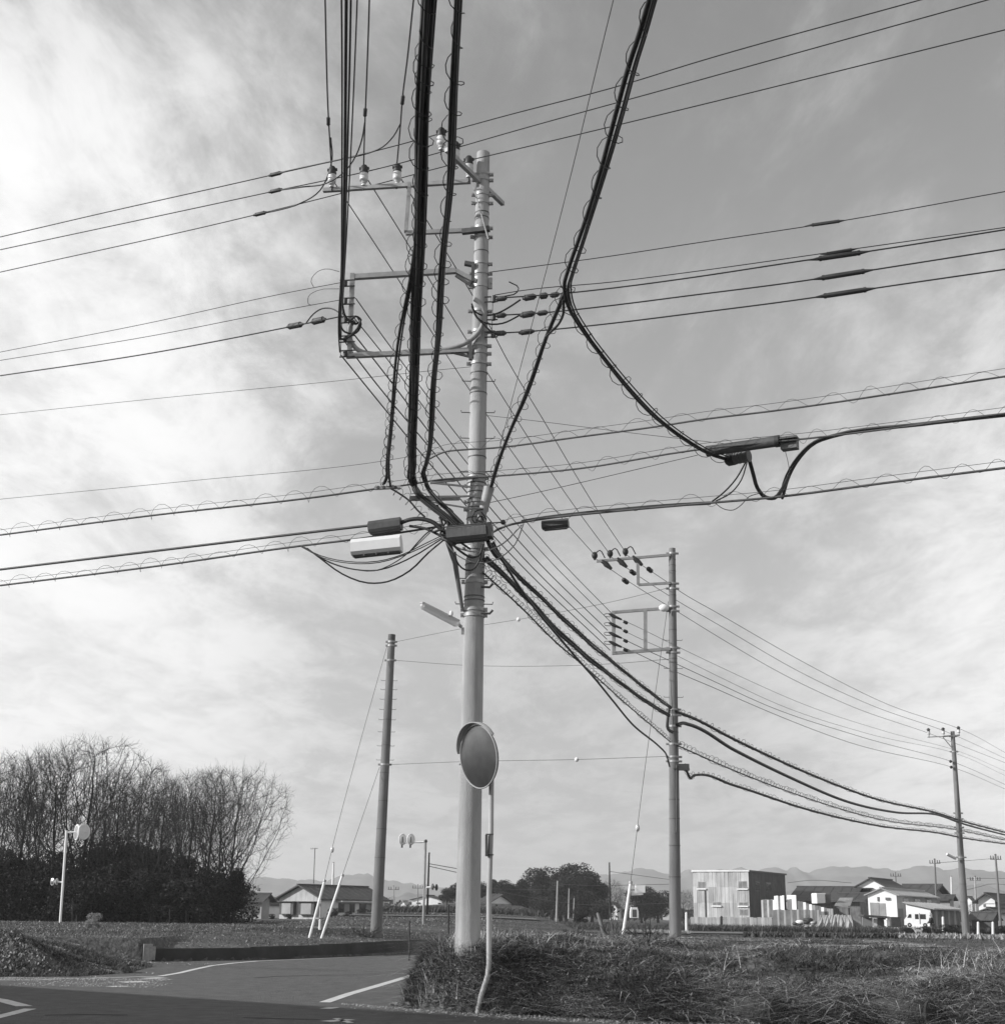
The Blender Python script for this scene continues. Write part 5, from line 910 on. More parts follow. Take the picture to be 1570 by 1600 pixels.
# ------------------------------------------------------------------ buildings
class Bld:
    """axis system: B is the near corner; d1 runs left-back (the sunlit side), d2 runs right-back (the shaded side)"""
    def __init__(s, name, label, cat, pxB, Y, pyb, pxA, pxC, th=30, group=None):
        s.B = at(pxB, pyb, Y); s.z0 = s.B[2]; th = math.radians(th); s.d1 = np.array([-math.cos(th), math.sin(th), 0]); s.d2 = np.array([math.sin(th), math.cos(th), 0])
        s.L1 = s.solve(s.d1, pxA); s.L2 = s.solve(s.d2, pxC); s.t = empty(name, label, cat, s.B, group)
    def solve(s, d, px):
        # horizontal length so that the far end is seen at column px
        lo, hi = .2, 90
        f = lambda L: s.col(s.B+d*L)
        up = f(hi) > f(lo)
        for _ in range(50):
            m = (lo+hi)/2
            if (f(m) < px) == up: lo = m
            else: hi = m
        return lo
    @staticmethod
    def col(p): q = p-CAM; return 785+FPX*(q@_R)/(q@_F)
    def hz(s, py, p=None): p = s.B if p is None else p; return float(at(s.col(p), py, p[1])[2])
    def pt(s, a, b, z): return s.B+s.d1*a+s.d2*b+np.array([0, 0, z-s.z0])
    def mesh(s, fn, name, m, par=None): b = MB(); fn(b); return b.build(name, M[m] if isinstance(m, str) else m, par or s.t)
    def slab(s, name, m, a0, a1, b0, b1, z0, z1, par=None):
        P = [s.pt(a0, b0, z0), s.pt(a1, b0, z0), s.pt(a1, b1, z0), s.pt(a0, b1, z0)]; Q = [p+np.array([0, 0, z1-z0]) for p in P]
        return s.mesh(lambda b: b.add(P+Q, [(0, 1, 2, 3), (7, 6, 5, 4), (0, 4, 5, 1), (1, 5, 6, 2), (2, 6, 7, 3), (3, 7, 4, 0)]), name, m, par)
    def win1(s, u0, u1, z0, z1, frame='white', bar=True, sill=False, name='window'):      # on the d1 face (b=0)
        f = s.slab(name, frame, u0, u1, -.07, .02, z0, z1); e = .06; G = getattr(s, 'gm', 'glass')
        s.slab('pane', G, u0+e, (u0+u1)/2-e/2, -.085, -.06, z0+e, z1-e, f); s.slab('pane', G, (u0+u1)/2+e/2, u1-e, -.085, -.06, z0+e, z1-e, f)
        if sill: s.slab('sill', 'white', u0-.1, u1+.1, -.22, -.05, z0-.12, z0, f)
    def win2(s, u0, u1, z0, z1, frame='galv', name='window'):                              # on the d2 face (a=0)
        f = s.slab(name, frame, -.07, .02, u0, u1, z0, z1); e = .06
        s.slab('pane', 'glass', -.085, -.06, u0+e, (u0+u1)/2-e/2, z0+e, z1-e, f); s.slab('pane', 'glass', -.085, -.06, (u0+u1)/2+e/2, u1-e, z0+e, z1-e, f)
    def gable(s, wm, rm, zE, zR, along=2, ov=.5, th=.12, wall='wall', w2=None):
        """walls with a gable roof whose ridge runs along d2 (gable faces d1 side) or along d1"""
        L1, L2 = s.L1, s.L2; z0 = s.z0-.6
        if along == 2: E = [s.pt(0, 0, zE), s.pt(L1/2, 0, zR), s.pt(L1, 0, zE)]; far = s.d2*L2; out = s.d2; per = s.d1; half = L1/2
        else: E = [s.pt(0, 0, zE), s.pt(0, L2/2, zR), s.pt(0, L2, zE)]; far = s.d1*L1; out = s.d1; per = s.d2; half = L2/2
        lo = [np.array([p[0], p[1], z0]) for p in (E[0], E[2])]
        def f(b): b.add([lo[0], lo[1], E[2], E[1], E[0]]+[p+far for p in (lo[0], lo[1], E[2], E[1], E[0])], [(0, 1, 2, 3, 4), (9, 8, 7, 6, 5), (0, 4, 9, 5), (1, 6, 7, 2)])
        s.mesh(f, wall, wm)
        slope = (zR-zE)/half; rf = empty_part('roof', s.t)
        for k, (e, sg) in enumerate(((E[0], -1), (E[2], 1))):
            a = e+per*sg*ov+np.array([0, 0, -slope*ov+.03]); r = E[1]+np.array([0, 0, .03]); P = [a-out*ov, a+far+out*ov, r+far+out*ov, r-out*ov]; u = np.array([0, 0, th])
            s.mesh(lambda b: b.hexa(P+[p+u for p in P]) if sg < 0 else b.hexa([P[1], P[0], P[3], P[2]]+[p+u for p in (P[1], P[0], P[3], P[2])]), 'roof_slope', rm, s.t)
            if k == 0 or True:
                n = int(np.linalg.norm(P[1]-P[0])/1.1); bb = MB()
                for i in range(1, n): q0 = P[0]+(P[1]-P[0])*i/n+u; q1 = P[3]+(P[2]-P[3])*i/n+u; bb.beam(q0, q1, .07, .07)
                bb.build('roof_ribs', M[rm] if isinstance(rm, str) else rm, s.t)
        s.mesh(lambda b: b.beam(E[1]-out*(ov+.05)+np.array([0, 0, th+.06]), E[1]+far+out*(ov+.05)+np.array([0, 0, th+.06]), .3, .14), 'ridge_cap', rm)
        COL.objects.unlink(rf); bpy.data.objects.remove(rf)
def empty_part(n, t): o = bpy.data.objects.new(n, None); COL.objects.link(o); return o
# big sheet-clad shed
b = Bld('corrugated_shed', 'two storey shed clad in pale weathered sheets with one dark side', 'shed', 1172, 165, 1440, 1084, 1229, 28)
zt = b.hz(1361); zb_ = b.z0+.25
b.slab('wall', 'sheet2', .1, b.L1-.1, .1, b.L2-.1, b.z0-.8, zt-.1)
shs = [mat('pale_sheet_%d' % i, v, .6, .14, .8, .1, 5, streak=2.2) for i, v in enumerate((.5, .44, .55, .4))]
nn_ = 14
for r_i in range(3):
    z0_, z1_ = zb_+(zt-zb_)*r_i/3, zb_+(zt-zb_)*(r_i+1)/3
    for i in range(nn_):
        e = .012; b.slab('sheet_panel', shs[(i*7+r_i*3+(i*i) % 5) % 4], b.L1*i/nn_+e, b.L1*(i+1)/nn_-e, -.03-.012*((i+r_i) % 3), .1, z0_-.05*(r_i > 0), z1_)
nd2 = 16
for i in range(nd2): b.slab('shade_panel', 'sheetd', -.03-.01*(i % 3), .1, b.L2*i/nd2+.02, b.L2*(i+1)/nd2-.02, zb_, zt)  # side turned from the sun: its shade is put into darker sheets
b.gm = 'pane'; b.slab('roof', 'roofm', -.15, b.L1+.15, -.12, b.L2+.2, zt, zt+.07); b.slab('fascia', 'whitew', -.12, b.L1+.12, -.16, -.12, zt-.1, zt+.08)
b.slab('fascia', 'boxdark', -.19, -.15, -.12, b.L2+.2, zt-.1, zt+.08)  # fascia on the shaded side, shade put into its dark colour
u = lambda px: b.solve(b.d1, px)
for x0, x1, y0, y1 in ((1104, 1092, 1378, 1389), (1170, 1155, 1377, 1389), (1127, 1114, 1410, 1416), (1169, 1155, 1410, 1416), (1169, 1156, 1421, 1431)):
    b.win1(u(x0), u(x1), b.hz(y1), b.hz(y0), 'sheet', sill=y1 < 1420)
v_ = lambda px: b.solve(b.d2, px)
for x0, x1 in ((1181, 1188), (1198, 1206)): b.win2(v_(x0), v_(x1), b.hz(1392), b.hz(1377), 'boxgrey')
b.mesh(lambda q: q.tube([b.pt(u(1103), -.12, b.z0-.6), b.pt(u(1103), -.12, b.hz(1392))], .06, 6), 'drainpipe', 'galv_d')
# sheet fences and the low shed with white panels
def fence(name, label, x0, y0t, y0b, x1, y1t, y1b, Y0, Y1, n, mats, group=None, piece='board', cat='fence', d=.04):
    a = at(x0, y0b, Y0); c = at(x1, y1b, Y1); ta = at(x0, y0t, Y0)[2]; tc_ = at(x1, y1t, Y1)[2]; t = empty(name, label, cat, a, group); L = np.linalg.norm((c-a)[:2])
    for i in range(n):
        p = a+(c-a)*(i+.03)/n; q = a+(c-a)*(i+.97)/n; zt_ = ta+(tc_-ta)*(i+.5)/n+random.uniform(-.03, .03)*(Y0/100); zb0 = min(p[2], q[2])-.3
        off = nrm(np.cross((c-a)*np.array([1, 1, 0]), [0, 0, 1.]))*random.uniform(0, .03)
        MB().beam((p[0]+off[0], p[1]+off[1], (zt_+zb0)/2), (q[0]+off[0], q[1]+off[1], (zt_+zb0)/2), d, zt_-zb0).build(piece, M[mats[i % len(mats)]] if isinstance(mats[i % len(mats)], str) else mats[i % len(mats)], t)
    MB().beam((a[0], a[1]+.1, ta-.25), (c[0], c[1]+.1, tc_-.25), .06, .06).build('rail', M['bark'], t)
    return t
fence('sheet_fence', 'low corrugated grey fence in front of the big shed', 1079, 1433, 1450, 1207, 1434, 1450, 154, 150, 22, ['sheet2', shs[3], 'sheet2'], piece='sheet')
fence('board_fence', 'tall grey board fence right of the big shed', 1208, 1422, 1452, 1284, 1422, 1448, 155.5, 152.5, 22, ['wood', 'wood', 'sheet2'])
fence('shed_wall_panels', 'row of pale and dark wall boards beside the big shed', 1190, 1406, 1431, 1211, 1406, 1431, 160, 158.8, 7, ['sheet', 'wood', 'wood', 'sheet', 'wood', 'wood', 'whitew'], cat='board wall')
t = fence('shed_wall_panels', 'row of tall bright white panels and dark gaps on the low shed', 1210, 1400, 1423, 1226, 1400, 1423, 158.2, 157.4, 5, ['whitew', 'whitew', 'wood', 'whitew', 'whitew'], cat='board wall')
t = fence('sheet_hoarding', 'large bright white panel right of the striped panels', 1230, 1399, 1421, 1245, 1399, 1421, 158, 157.3, 1, ['white'], cat='panel', piece='panel')
fence('shed_wall_panels', 'sloping row of white squares on the dark low shed wall', 1246, 1408, 1424, 1302, 1421, 1432, 160.5, 158, 12, ['wood', 'wood', 'whitew', 'wood', 'whitew', 'sheet2', 'wood', 'wood', 'whitew', 'wood', 'sheet2', 'sheet2'], cat='board wall')
b = Bld('long_shed', 'long low building with a wide dark roof behind the white panels', 'shed', 1328, 172, 1438, 1240, 1352, 20)
b.gable('wood', 'rooft', b.hz(1409), b.hz(1386), along=1, ov=.7)
t = boxthing('water_tank', 'pale box and dark tank standing on the low shed roof', 'water tank', at(1272, 1404, 162), at(1286, 1404, 162.5), 1.0, 1.1, 'boxwhite'); MB().box(at(1291, 1405, 162.5), (.8, 1, 1)).build('dark_tank', M['boxdark'], t)
# house with white gable
b = Bld('gabled_house', 'house with a white upper gable and dark tiled roof behind the white building', 'house', 1387, 178, 1438, 1340, 1418, 30)
b.gable('white', 'rooft', b.hz(1387), b.hz(1374.5), along=2, ov=.45, th=.14)
u = lambda px: b.solve(b.d1, px); f = b.slab('window', 'mortar', u(1365), u(1343), -.08, .02, b.hz(1395), b.hz(1389)); b.slab('pane', 'glass', u(1363), u(1345), -.1, -.07, b.hz(1394), b.hz(1390), f); b.slab('canopy', 'rooft', u(1367), u(1341), -.8, 0, b.hz(1389), b.hz(1387.8))
b2 = Bld('low_wing', 'low dark roofed wing left of the white building', 'house', 1345, 170, 1440, 1312, 1362, 30); b2.gable('wood', 'rooft', b2.hz(1407), b2.hz(1398), along=1, ov=.8, th=.15)
t = empty('shed_roof_sheet', 'sagging grey lean-to roof sheet left of the white building', 'lean-to roof', at(1318, 1412, 163)); MB().hexa([at(1303, 1416, 161), at(1327, 1419, 161), at(1333, 1404, 165), at(1312, 1404, 165)]+[at(1303, 1415, 161), at(1327, 1418, 161), at(1333, 1403, 165), at(1312, 1403, 165)]).build('roof_sheet', M['sheet2'], t)
for x in (1305, 1326): p = at(x, 1416, 161.2); MB().beam((p[0], p[1], .1), p, .12, .12, (1, 0, 0)).build('post', M['bark'], t)
# white two storey building
b = Bld('white_workshop', 'two storey white workshop with peeling front and grey side with three windows', 'building', 1403, 158, 1444, 1358, 1466, 30)
b.gable('white', 'roofm', b.hz(1399), b.hz(1390), along=2, ov=.35, th=.12)
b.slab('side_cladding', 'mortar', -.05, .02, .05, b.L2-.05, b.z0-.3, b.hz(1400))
v_ = lambda px: b.solve(b.d2, px)
for x0, x1 in ((1412, 1420), (1430, 1439), (1449, 1456)): b.win2(v_(x0), v_(x1), b.hz(1412), b.hz(1403), 'boxgrey')
u = lambda px: b.solve(b.d1, px)
b.slab('grey_door_panel', 'sheet2', u(1375), u(1361), -.06, .02, b.z0-.2, b.hz(1411)); b.slab('grey_patch', 'mortar', u(1385), u(1376), -.05, .02, b.hz(1435), b.hz(1412)); f = b.slab('window', 'boxgrey', u(1376), u(1373), -.08, .02, b.hz(1409), b.hz(1402)); b.slab('vent', 'boxgrey', u(1393), u(1386), -.15, .02, b.hz(1407), b.hz(1403))
b.slab('side_door', 'boxgrey', -.1, .0, v_(1404), v_(1411), b.z0-.2, b.hz(1420))
# lean-to white with striped dark side
b = Bld('lean_to_shed', 'lean-to shed with bright white end and dark striped side behind the van', 'shed', 1455, 150, 1447, 1417, 1500, 32)
zl0, zl1 = b.hz(1421), b.hz(1413)
def f(q):
    P = [b.pt(0, 0, b.z0-.3), b.pt(b.L1, 0, b.z0-.3), b.pt(b.L1, 0, zl1), b.pt(0, 0, zl0)]; D_ = b.d2*b.L2; q.add(P+[p+D_ for p in P], [(3, 2, 1, 0), (4, 5, 6, 7), (0, 1, 5, 4), (1, 2, 6, 5), (2, 3, 7, 6), (3, 0, 4, 7)])
b.mesh(f, 'wall', 'white')
ns = 14
for i in range(ns): b.slab('side_board', ['wood', 'wood', 'mortar'][i % 3], -.05-.01*(i % 2), .0, b.L2*i/ns+.02, b.L2*(i+1)/ns-.02, b.z0-.2, zl0-.1)  # old boards, their dark tone also carries the shade of this side
P = [b.pt(-.5, -.4, zl0-.05), b.pt(-.5, b.L2+.4, zl0-.05), b.pt(b.L1+.2, b.L2+.4, zl1+.08), b.pt(b.L1+.2, -.4, zl1+.08)]; b.mesh(lambda q: q.hexa(P+[p+np.array([0, 0, .12]) for p in P]), 'roof', 'roofm')
for i in range(10): 
    s0 = P[0]+(P[1]-P[0])*(i+.5)/10+np.array([0, 0, .13]); s1 = P[3]+(P[2]-P[3])*(i+.5)/10+np.array([0, 0, .13]); MB().beam(s0, s1, .07, .06).build('roof_rib', M['roofm'], b.t)
b = Bld('back_house', 'house with a dark hipped roof behind the white workshop', 'house', 1452, 190, 1438, 1410, 1478, 30); b.gable('mortar', 'rooft', b.hz(1399), b.hz(1384), along=1, ov=.9, th=.2)
b = Bld('small_annex', 'small grey annex at the right of the dark roofed house', 'house', 1486, 186, 1440, 1470, 1492, 30); b.gable('mortar', 'rooft', b.hz(1406), b.hz(1401), along=1, ov=.5, th=.15)
b = Bld('white_house', 'white two storey house at the right edge', 'house', 1557, 190, 1444, 1531, 1600, 30); b.gable('white', 'rooft', b.hz(1407), b.hz(1398), along=2, ov=.7, th=.15)
u = lambda px: b.solve(b.d1, px); b.slab('belt_course', 'mortar', .1, u(1540), -.06, .02, b.hz(1413), b.hz(1412)); b.win1(u(1542), u(1538.5), b.hz(1418), b.hz(1413), 'mortar')
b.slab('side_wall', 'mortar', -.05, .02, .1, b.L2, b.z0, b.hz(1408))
b = Bld('white_garage', 'small white gabled garage in front of the right edge house', 'garage', 1560, 178, 1444, 1532, 1585, 30); b.gable('white', 'sheetd', b.hz(1426), b.hz(1421), along=2, ov=.6, th=.15)
b = Bld('dark_hut', 'low dark hut just right of the slender pole', 'hut', 1552, 172, 1446, 1518, 1560, 60); b.gable('sheetd', 'rooft', b.hz(1434), b.hz(1428), along=1, ov=.4, th=.12)
# tarp, debris, hut
t = empty('tarp_heap', 'long heap covered by a pale wrinkled tarpaulin', 'covered heap', at(1305, 1451, 140)); k = 26; vs = []
for i in range(k+1):
    s = i/k; top = at(1281+48*s, 1430+.5*math.sin(s*9), 141); lo = at(1273+60*s, 1452, 139); hi2 = at(1283+48*s, 1433, 144); bk = at(1283+48*s, 1449, 145)
    w = .10*math.sin(i*2.4)+.07*math.sin(i*5.1); vs += [lo+np.array([w, w*2, 0]), lo*.5+top*.5+np.array([0, -.25+w*1.5, 0]), top+np.array([0, 0, w*.4]), hi2, bk]
MB().add(vs, [(5*i+j, 5*i+j+1, 5*i+6+j, 5*i+5+j) for i in range(k) for j in range(4)], False).build('tarpaulin', M['tarp'], t)
MB().add([at(1332, 1452, 139), at(1329, 1431, 141), at(1331, 1433, 144), at(1333, 1449, 145)], [(0, 1, 2, 3)]).build('end_flap', M['boxdark'], t)
t = empty('garden_hut', 'small open hut with a flat dark roof right of the tarpaulin heap', 'hut', at(1365, 1450, 145))
for x0, x1, m, y0 in ((1347, 1362, 'mortar', 1434), (1365, 1370, 'white', 1436), (1371, 1383, 'wood', 1433)): MB().beam(at((x0+x1)/2, 1450, 145), at((x0+x1)/2, y0, 145), (x1-x0)*.066, .2, (0, 1, 0)).build('wall_panel', M[m], t)
MB().beam(at(1345, 1431, 145), at(1385, 1434, 145), 2.2, .18).build('roof', M['rooft'], t)
for x, y, s, m, lb in ((1259, 1449, .8, 'white', 'heap of crumpled white sheeting left of the tarpaulin'), (1253, 1446, .5, 'boxdark', 'small dark bin beside the white sheeting heap'), (1388, 1446, .6, 'white', 'small white box against the white workshop'), (1397, 1447, 1.0, 'boxdark', 'dark crate beside the small white box')):
    p = at(x, y, 142); q = empty('debris' if 'heap' in lb else 'crate', lb, 'heap' if 'heap' in lb else 'crate', p); B_ = MB()
    if 'heap' in lb:
        for i in range(9): B_.ball(p+np.array([random.uniform(-.7, .7), 0, random.uniform(0, .5)]), random.uniform(.2, .4), 6, 4, (1.3, .8, .6))
    else: B_.box(p+np.array([0, 0, s*.3]), (s, s*.8, s*.9), .2); B_.box(p+np.array([0, 0, s*.78]), (s*1.08, s*.88, s*.08), .2)
    B_.build('pile' if 'heap' in lb else 'crate_body', M[m], q)
# van
p = at(1413, 1449, 140); zv = p[2]; t = empty('white_van', 'small white van parked facing left in front of the lean-to shed', 'van', p)
Lv = 1.75; d = np.array([.9, -.42, 0]); d /= np.linalg.norm(d); s_ = np.array([-d[1], d[0], 0]); prof = [(0, .25), (.02, .95), (.18, 1.15), (.62, 1.72), (.9, 1.86), (3.2, 1.86), (3.3, 1.7), (3.32, .3)]
b = MB(); k = len(prof); vs = [p+d*x*.74+s_*w+np.array([0, 0, z*.74*.98]) for w in (0, 1.3) for x, z in prof]; b.add(vs, [tuple(range(k)), tuple(reversed(range(k, 2*k)))]+[(i, k+i, k+(i+1) % k, (i+1) % k) for i in range(k)]); b.build('van_body', M['white'], t)
for x0, x1, z0_, z1_, sk in ((.42, .95, 1.15, 1.6, .25), (1.4, 1.85, 1.0, 1.62, 0), (2.05, 2.75, 1.0, 1.62, 0)):
    P = [p+d*x*.74-s_*.015+np.array([0, 0, z*.74]) for x, z in ((x0, z0_), (x1, z0_), (x1, z1_), (x0+sk, z1_))]; MB().quad(*P).build('side_window', M['glass'], t)
P = [p+d*x*.74+s_*w+np.array([0, 0, z*.74+.01])-d*.01 for x, z, w in ((.2, 1.17, .1), (.6, 1.68, .1), (.6, 1.68, 1.2), (.2, 1.17, 1.2))]; MB().quad(*P).build('windscreen', M['glass'], t)
for x in (.65, 2.6):
    c = p+d*x*.74-s_*.02+np.array([0, 0, .26*.74]); w = MB().lathe(c, s_, [(0, .2), (.16, .21)], 16).build('wheel', M['tyre'], t); MB().lathe(c-s_*.015, s_, [(0, .1), (.03, .1)], 10).build('rim', M['galv'], w)
MB().beam(p+d*1.98*.74-s_*.02+np.array([0, 0, .3]), p+d*1.98*.74-s_*.02+np.array([0, 0, 1.3]), .05, .03, (1, 0, 0)).build('door_pillar', M['boxdark'], t)
# person with a dog
def skin(name, joints, edges, rad, m, parent, lv=2):
    me = bpy.data.meshes.new(name); org = WL[parent.name]; me.from_pydata([tuple(V3(j)-org) for j in joints], edges, []); o = bpy.data.objects.new(name, me); COL.objects.link(o); o.parent = parent
    md = o.modifiers.new('skin', 'SKIN'); sv = me.skin_vertices[0] if me.skin_vertices else None
    if sv is None:
        bpy.context.view_layer.update()
    for i, r in enumerate(rad): me.skin_vertices[0].data[i].radius = (r, r) if not hasattr(r, '__len__') else r
    me.skin_vertices[0].data[0].use_root = True; sb = o.modifiers.new('sub', 'SUBSURF'); sb.levels = lv; sb.render_levels = lv; me.materials.append(m); o.modifiers['skin'].use_smooth_shade = True; return o
pf = at(1457, 1463, 116); pf[2] = H(pf[0], pf[1])+.02; t = empty('person', 'person in a dark jacket with white hair walking a dog along the field edge', 'person', pf)
J = lambda x, y, z: pf+np.array([x, y, z])
def mk(o):
    return o
skin('body', [J(0, 0, .92), J(0, 0, 1.1), J(-.02, 0, 1.3), J(-.04, 0, 1.42), J(-.09, 0, 1.5), J(-.12, 0, 1.6), J(-.12, 0, 1.68), J(-.17, -.02, 1.57), J(-.08, -.17, 1.36), J(-.16, -.22, 1.1), J(-.34, -.15, .98), J(-.41, -.13, .96), J(-.06, .17, 1.36), J(-.1, .24, 1.12), J(-.3, .2, 1.0), J(-.37, .18, .98),
                J(.02, -.1, .85), J(-.06, -.1, .48), J(.03, -.1, .1), J(-.1, -.1, .04), J(.02, .1, .85), J(.1, .1, .5), J(.25, .1, .14), J(.14, .1, .05), J(-.45, -.12, .93), J(-.45, -.15, .95)],
     [(0, 1), (1, 2), (2, 3), (3, 4), (4, 5), (5, 6), (5, 7), (3, 8), (8, 9), (9, 10), (10, 11), (3, 12), (12, 13), (13, 14), (14, 15), (0, 16), (16, 17), (17, 18), (18, 19), (0, 20), (20, 21), (21, 22), (22, 23), (11, 24), (11, 25)],
     [.13, .12, .14, .08, .055, .09, .06, .02, .06, .045, .035, .03, .06, .045, .035, .03, .08, .06, .045, .03, .08, .06, .045, .03, .012, .012], M['skin'], t)
skin('jacket', [J(0, 0, .86), J(.0, 0, 1.1), J(-.02, 0, 1.32), J(-.04, 0, 1.43), J(-.08, -.17, 1.37), J(-.16, -.22, 1.1), J(-.33, -.15, .99), J(-.06, .17, 1.37), J(-.1, .24, 1.12), J(-.28, .2, 1.01)], [(0, 1), (1, 2), (2, 3), (2, 4), (4, 5), (5, 6), (2, 7), (7, 8), (8, 9)], [.18, .18, .19, .1, .085, .07, .055, .085, .07, .055], M['cloth_d'], t)
skin('trousers', [J(0, 0, .92), J(.02, -.1, .82), J(-.06, -.1, .48), J(.03, -.1, .12), J(.02, .1, .82), J(.1, .1, .5), J(.24, .1, .16)], [(0, 1), (1, 2), (2, 3), (0, 4), (4, 5), (5, 6)], [.15, .11, .085, .07, .11, .085, .07], M['cloth_m'], t)
MB().ball(J(-.1, 0, 1.65), .105, 10, 7, (1.05, .95, .8)).build('hair', M['hair'], t)
for sy, sx in ((-.1, -.06), (.1, .16)): MB().ball(J(sx-.02, sy, .045), .12, 8, 5, (1.2, .5, .45)).build('shoe', M['cloth_d'], t)
pd_ = at(1436, 1462.5, 114); pd_[2] = H(pd_[0], pd_[1])+.01; dg = empty('dog', 'pale dog with a curled tail standing left of the person', 'dog', pd_); D_ = lambda x, y, z: pd_+np.array([x, y, z])
skin('dog_body', [D_(.12, 0, .42), D_(-.05, 0, .42), D_(-.24, 0, .43), D_(-.34, 0, .54), D_(-.4, 0, .62), D_(-.52, -.01, .6), D_(.22, 0, .44), D_(.3, 0, .56), D_(.24, 0, .63), D_(.16, 0, .58), D_(-.24, -.08, .3), D_(-.24, -.08, .14), D_(-.26, -.08, .02), D_(-.24, .08, .3), D_(-.22, .08, .14), D_(-.24, .08, .02),
                     D_(.16, -.08, .32), D_(.21, -.08, .16), D_(.16, -.08, .02), D_(.16, .08, .32), D_(.23, .08, .16), D_(.18, .08, .02), D_(-.38, -.05, .7), D_(-.38, .05, .7)],
     [(0, 1), (1, 2), (2, 3), (3, 4), (4, 5), (0, 6), (6, 7), (7, 8), (8, 9), (2, 10), (10, 11), (11, 12), (2, 13), (13, 14), (14, 15), (0, 16), (16, 17), (17, 18), (0, 19), (19, 20), (20, 21), (4, 22), (4, 23)],
     [.12, .11, .13, .09, .085, .035, .07, .05, .05, .03, .05, .03, .03, .05, .03, .03, .06, .03, .03, .06, .03, .03, .02, .02], M['fur'], dg)
MB().lathe(D_(-.3, 0, .5), (-.5, 0, .5), [(0, .1), (.03, .1)], 10).build('collar', M['cloth_d'], dg)
cable('dog_leash', 'thin leash between the person and the pale dog', 'leash', {'P': [J(-.44, -.13, .94), J(-.6, -.3, .75), D_(.1, .1, .6), D_(-.3, 0, .56)]}, .012, m='rubber')
# ------------------------------------------------------------------ left and middle background
b = Bld('bungalow', 'low house with a long dark tiled roof and pale gable behind the white guards', 'house', 500, 168, 1436, 436, 600, 34)
zE = b.hz(1404); b.gable('sheet', 'rooft', zE, b.hz(1385), along=2, ov=.55, th=.15)
u = lambda px: b.solve(b.d1, px); v_ = lambda px: b.solve(b.d2, px)
b.slab('side_render', 'whitew', -.05, .02, .1, b.L2-.1, b.z0-.4, zE)
for x0, x1, m in ((462, 440, 'sheetd'), (494, 470, 'sheetd')):
    f = b.slab('window_bay', m, u(x1) if u(x1) < u(x0) else u(x0), max(u(x0), u(x1)), -.5, 0, b.z0+.4, b.hz(1410))
    b.slab('canopy', 'rooft', min(u(x0), u(x1))-.2, max(u(x0), u(x1))+.2, -.8, 0, b.hz(1410), b.hz(1409)); lo, hi = min(u(x0), u(x1)), max(u(x0), u(x1)); b.slab('pane', 'mortar', lo+.4, hi-.4, -.53, -.5, b.z0+.5, b.hz(1412), f)
for x0, x1 in ((527, 553), (560, 588)): 
    lo, hi = v_(x0), v_(x1); f = b.slab('window', 'boxgrey', -.1, 0, lo, hi, b.hz(1426), b.hz(1411)); nseg = 3
    for i in range(nseg): b.slab('pane', 'glass' if i != 1 else 'mortar', -.13, -.1, lo+(hi-lo)*(i+.06)/nseg, lo+(hi-lo)*(i+.94)/nseg, b.hz(1425), b.hz(1412), f)
b.slab('awning', 'whitew', -1.0, 0, v_(523), v_(595), b.hz(1409), b.hz(1407.5))
t = empty('tv_antenna', 'tall thin television antenna above the bungalow roof', 'antenna', at(490, 1380, 172)); MB().tube([at(490, 1381, 172), at(492, 1326, 172)], .05, 5).build('mast', M['galv_d'], t)
for k in range(4): MB().beam(at(486+k*2.6, 1327, 172), at(486+k*2.6, 1325, 173.5), .04, .04).build('element', M['galv_d'], t)
MB().beam(at(485, 1327, 172), at(497, 1326, 172), .04, .04).build('boom', M['galv_d'], t)
b = Bld('small_shed', 'small low shed with a flat dark roof left of the bungalow', 'shed', 408, 160, 1432, 372, 420, 20); b.gable('mortar', 'rooft', b.hz(1406), b.hz(1399), along=1, ov=.6, th=.15); u = lambda px: b.solve(b.d1, px); b.slab('opening', 'sheetd', u(405), u(376), -.05, .02, b.hz(1427), b.hz(1417))
b = Bld('distant_house', 'small pale house half hidden left of the bungalow', 'house', 420, 200, 1432, 408, 436, 30); b.gable('whitew', 'rooft', b.hz(1412), b.hz(1405), along=2, ov=.4)
b = Bld('white_warehouse', 'white warehouse behind the dark bare pole and grey wall', 'warehouse', 690, 240, 1430, 643, 700, 12); b.gable('white', 'rooft', b.hz(1407), b.hz(1401), along=2, ov=.3); u = lambda px: b.solve(b.d1, px)
for x0, x1 in ((656, 650), (691-3, 686-2)): b.slab('vent', 'sheetd', min(u(x0), u(x1)), max(u(x0), u(x1)), -.1, .02, b.hz(1413), b.hz(1411))
fence('block_wall', 'long low pale block wall behind the middle field', 608, 1427, 1440, 716, 1428, 1439, 175, 176, 14, ['mortar', 'sheet2', 'mortar'], cat='wall', piece='block_panel', d=.2)
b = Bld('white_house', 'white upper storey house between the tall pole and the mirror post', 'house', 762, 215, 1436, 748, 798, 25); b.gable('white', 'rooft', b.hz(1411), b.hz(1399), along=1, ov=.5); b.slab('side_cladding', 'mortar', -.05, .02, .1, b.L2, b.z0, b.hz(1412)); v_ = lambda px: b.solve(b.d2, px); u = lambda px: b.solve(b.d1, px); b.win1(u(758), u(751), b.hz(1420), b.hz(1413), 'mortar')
b.slab('ground_floor', 'sheetd', -.08, b.L1, -.08, .02, b.z0-.5, b.hz(1424))
for x0, x1 in ((773, 777), (783, 787)): b.win2(v_(x0), v_(x1), b.hz(1420), b.hz(1413), 'boxgrey')
t = empty('tank_tower', 'white rooftop tank and antenna tower left of the second pole', 'tower', at(1001, 1440, 250)); MB().box(at(1000, 1389, 250), (1.6, 1.4, 1.4)).build('tank', M['white'], t); MB().beam(at(986, 1396, 250), at(1004, 1395, 250), 1.2, .8).build('platform', M['whitew'], t)
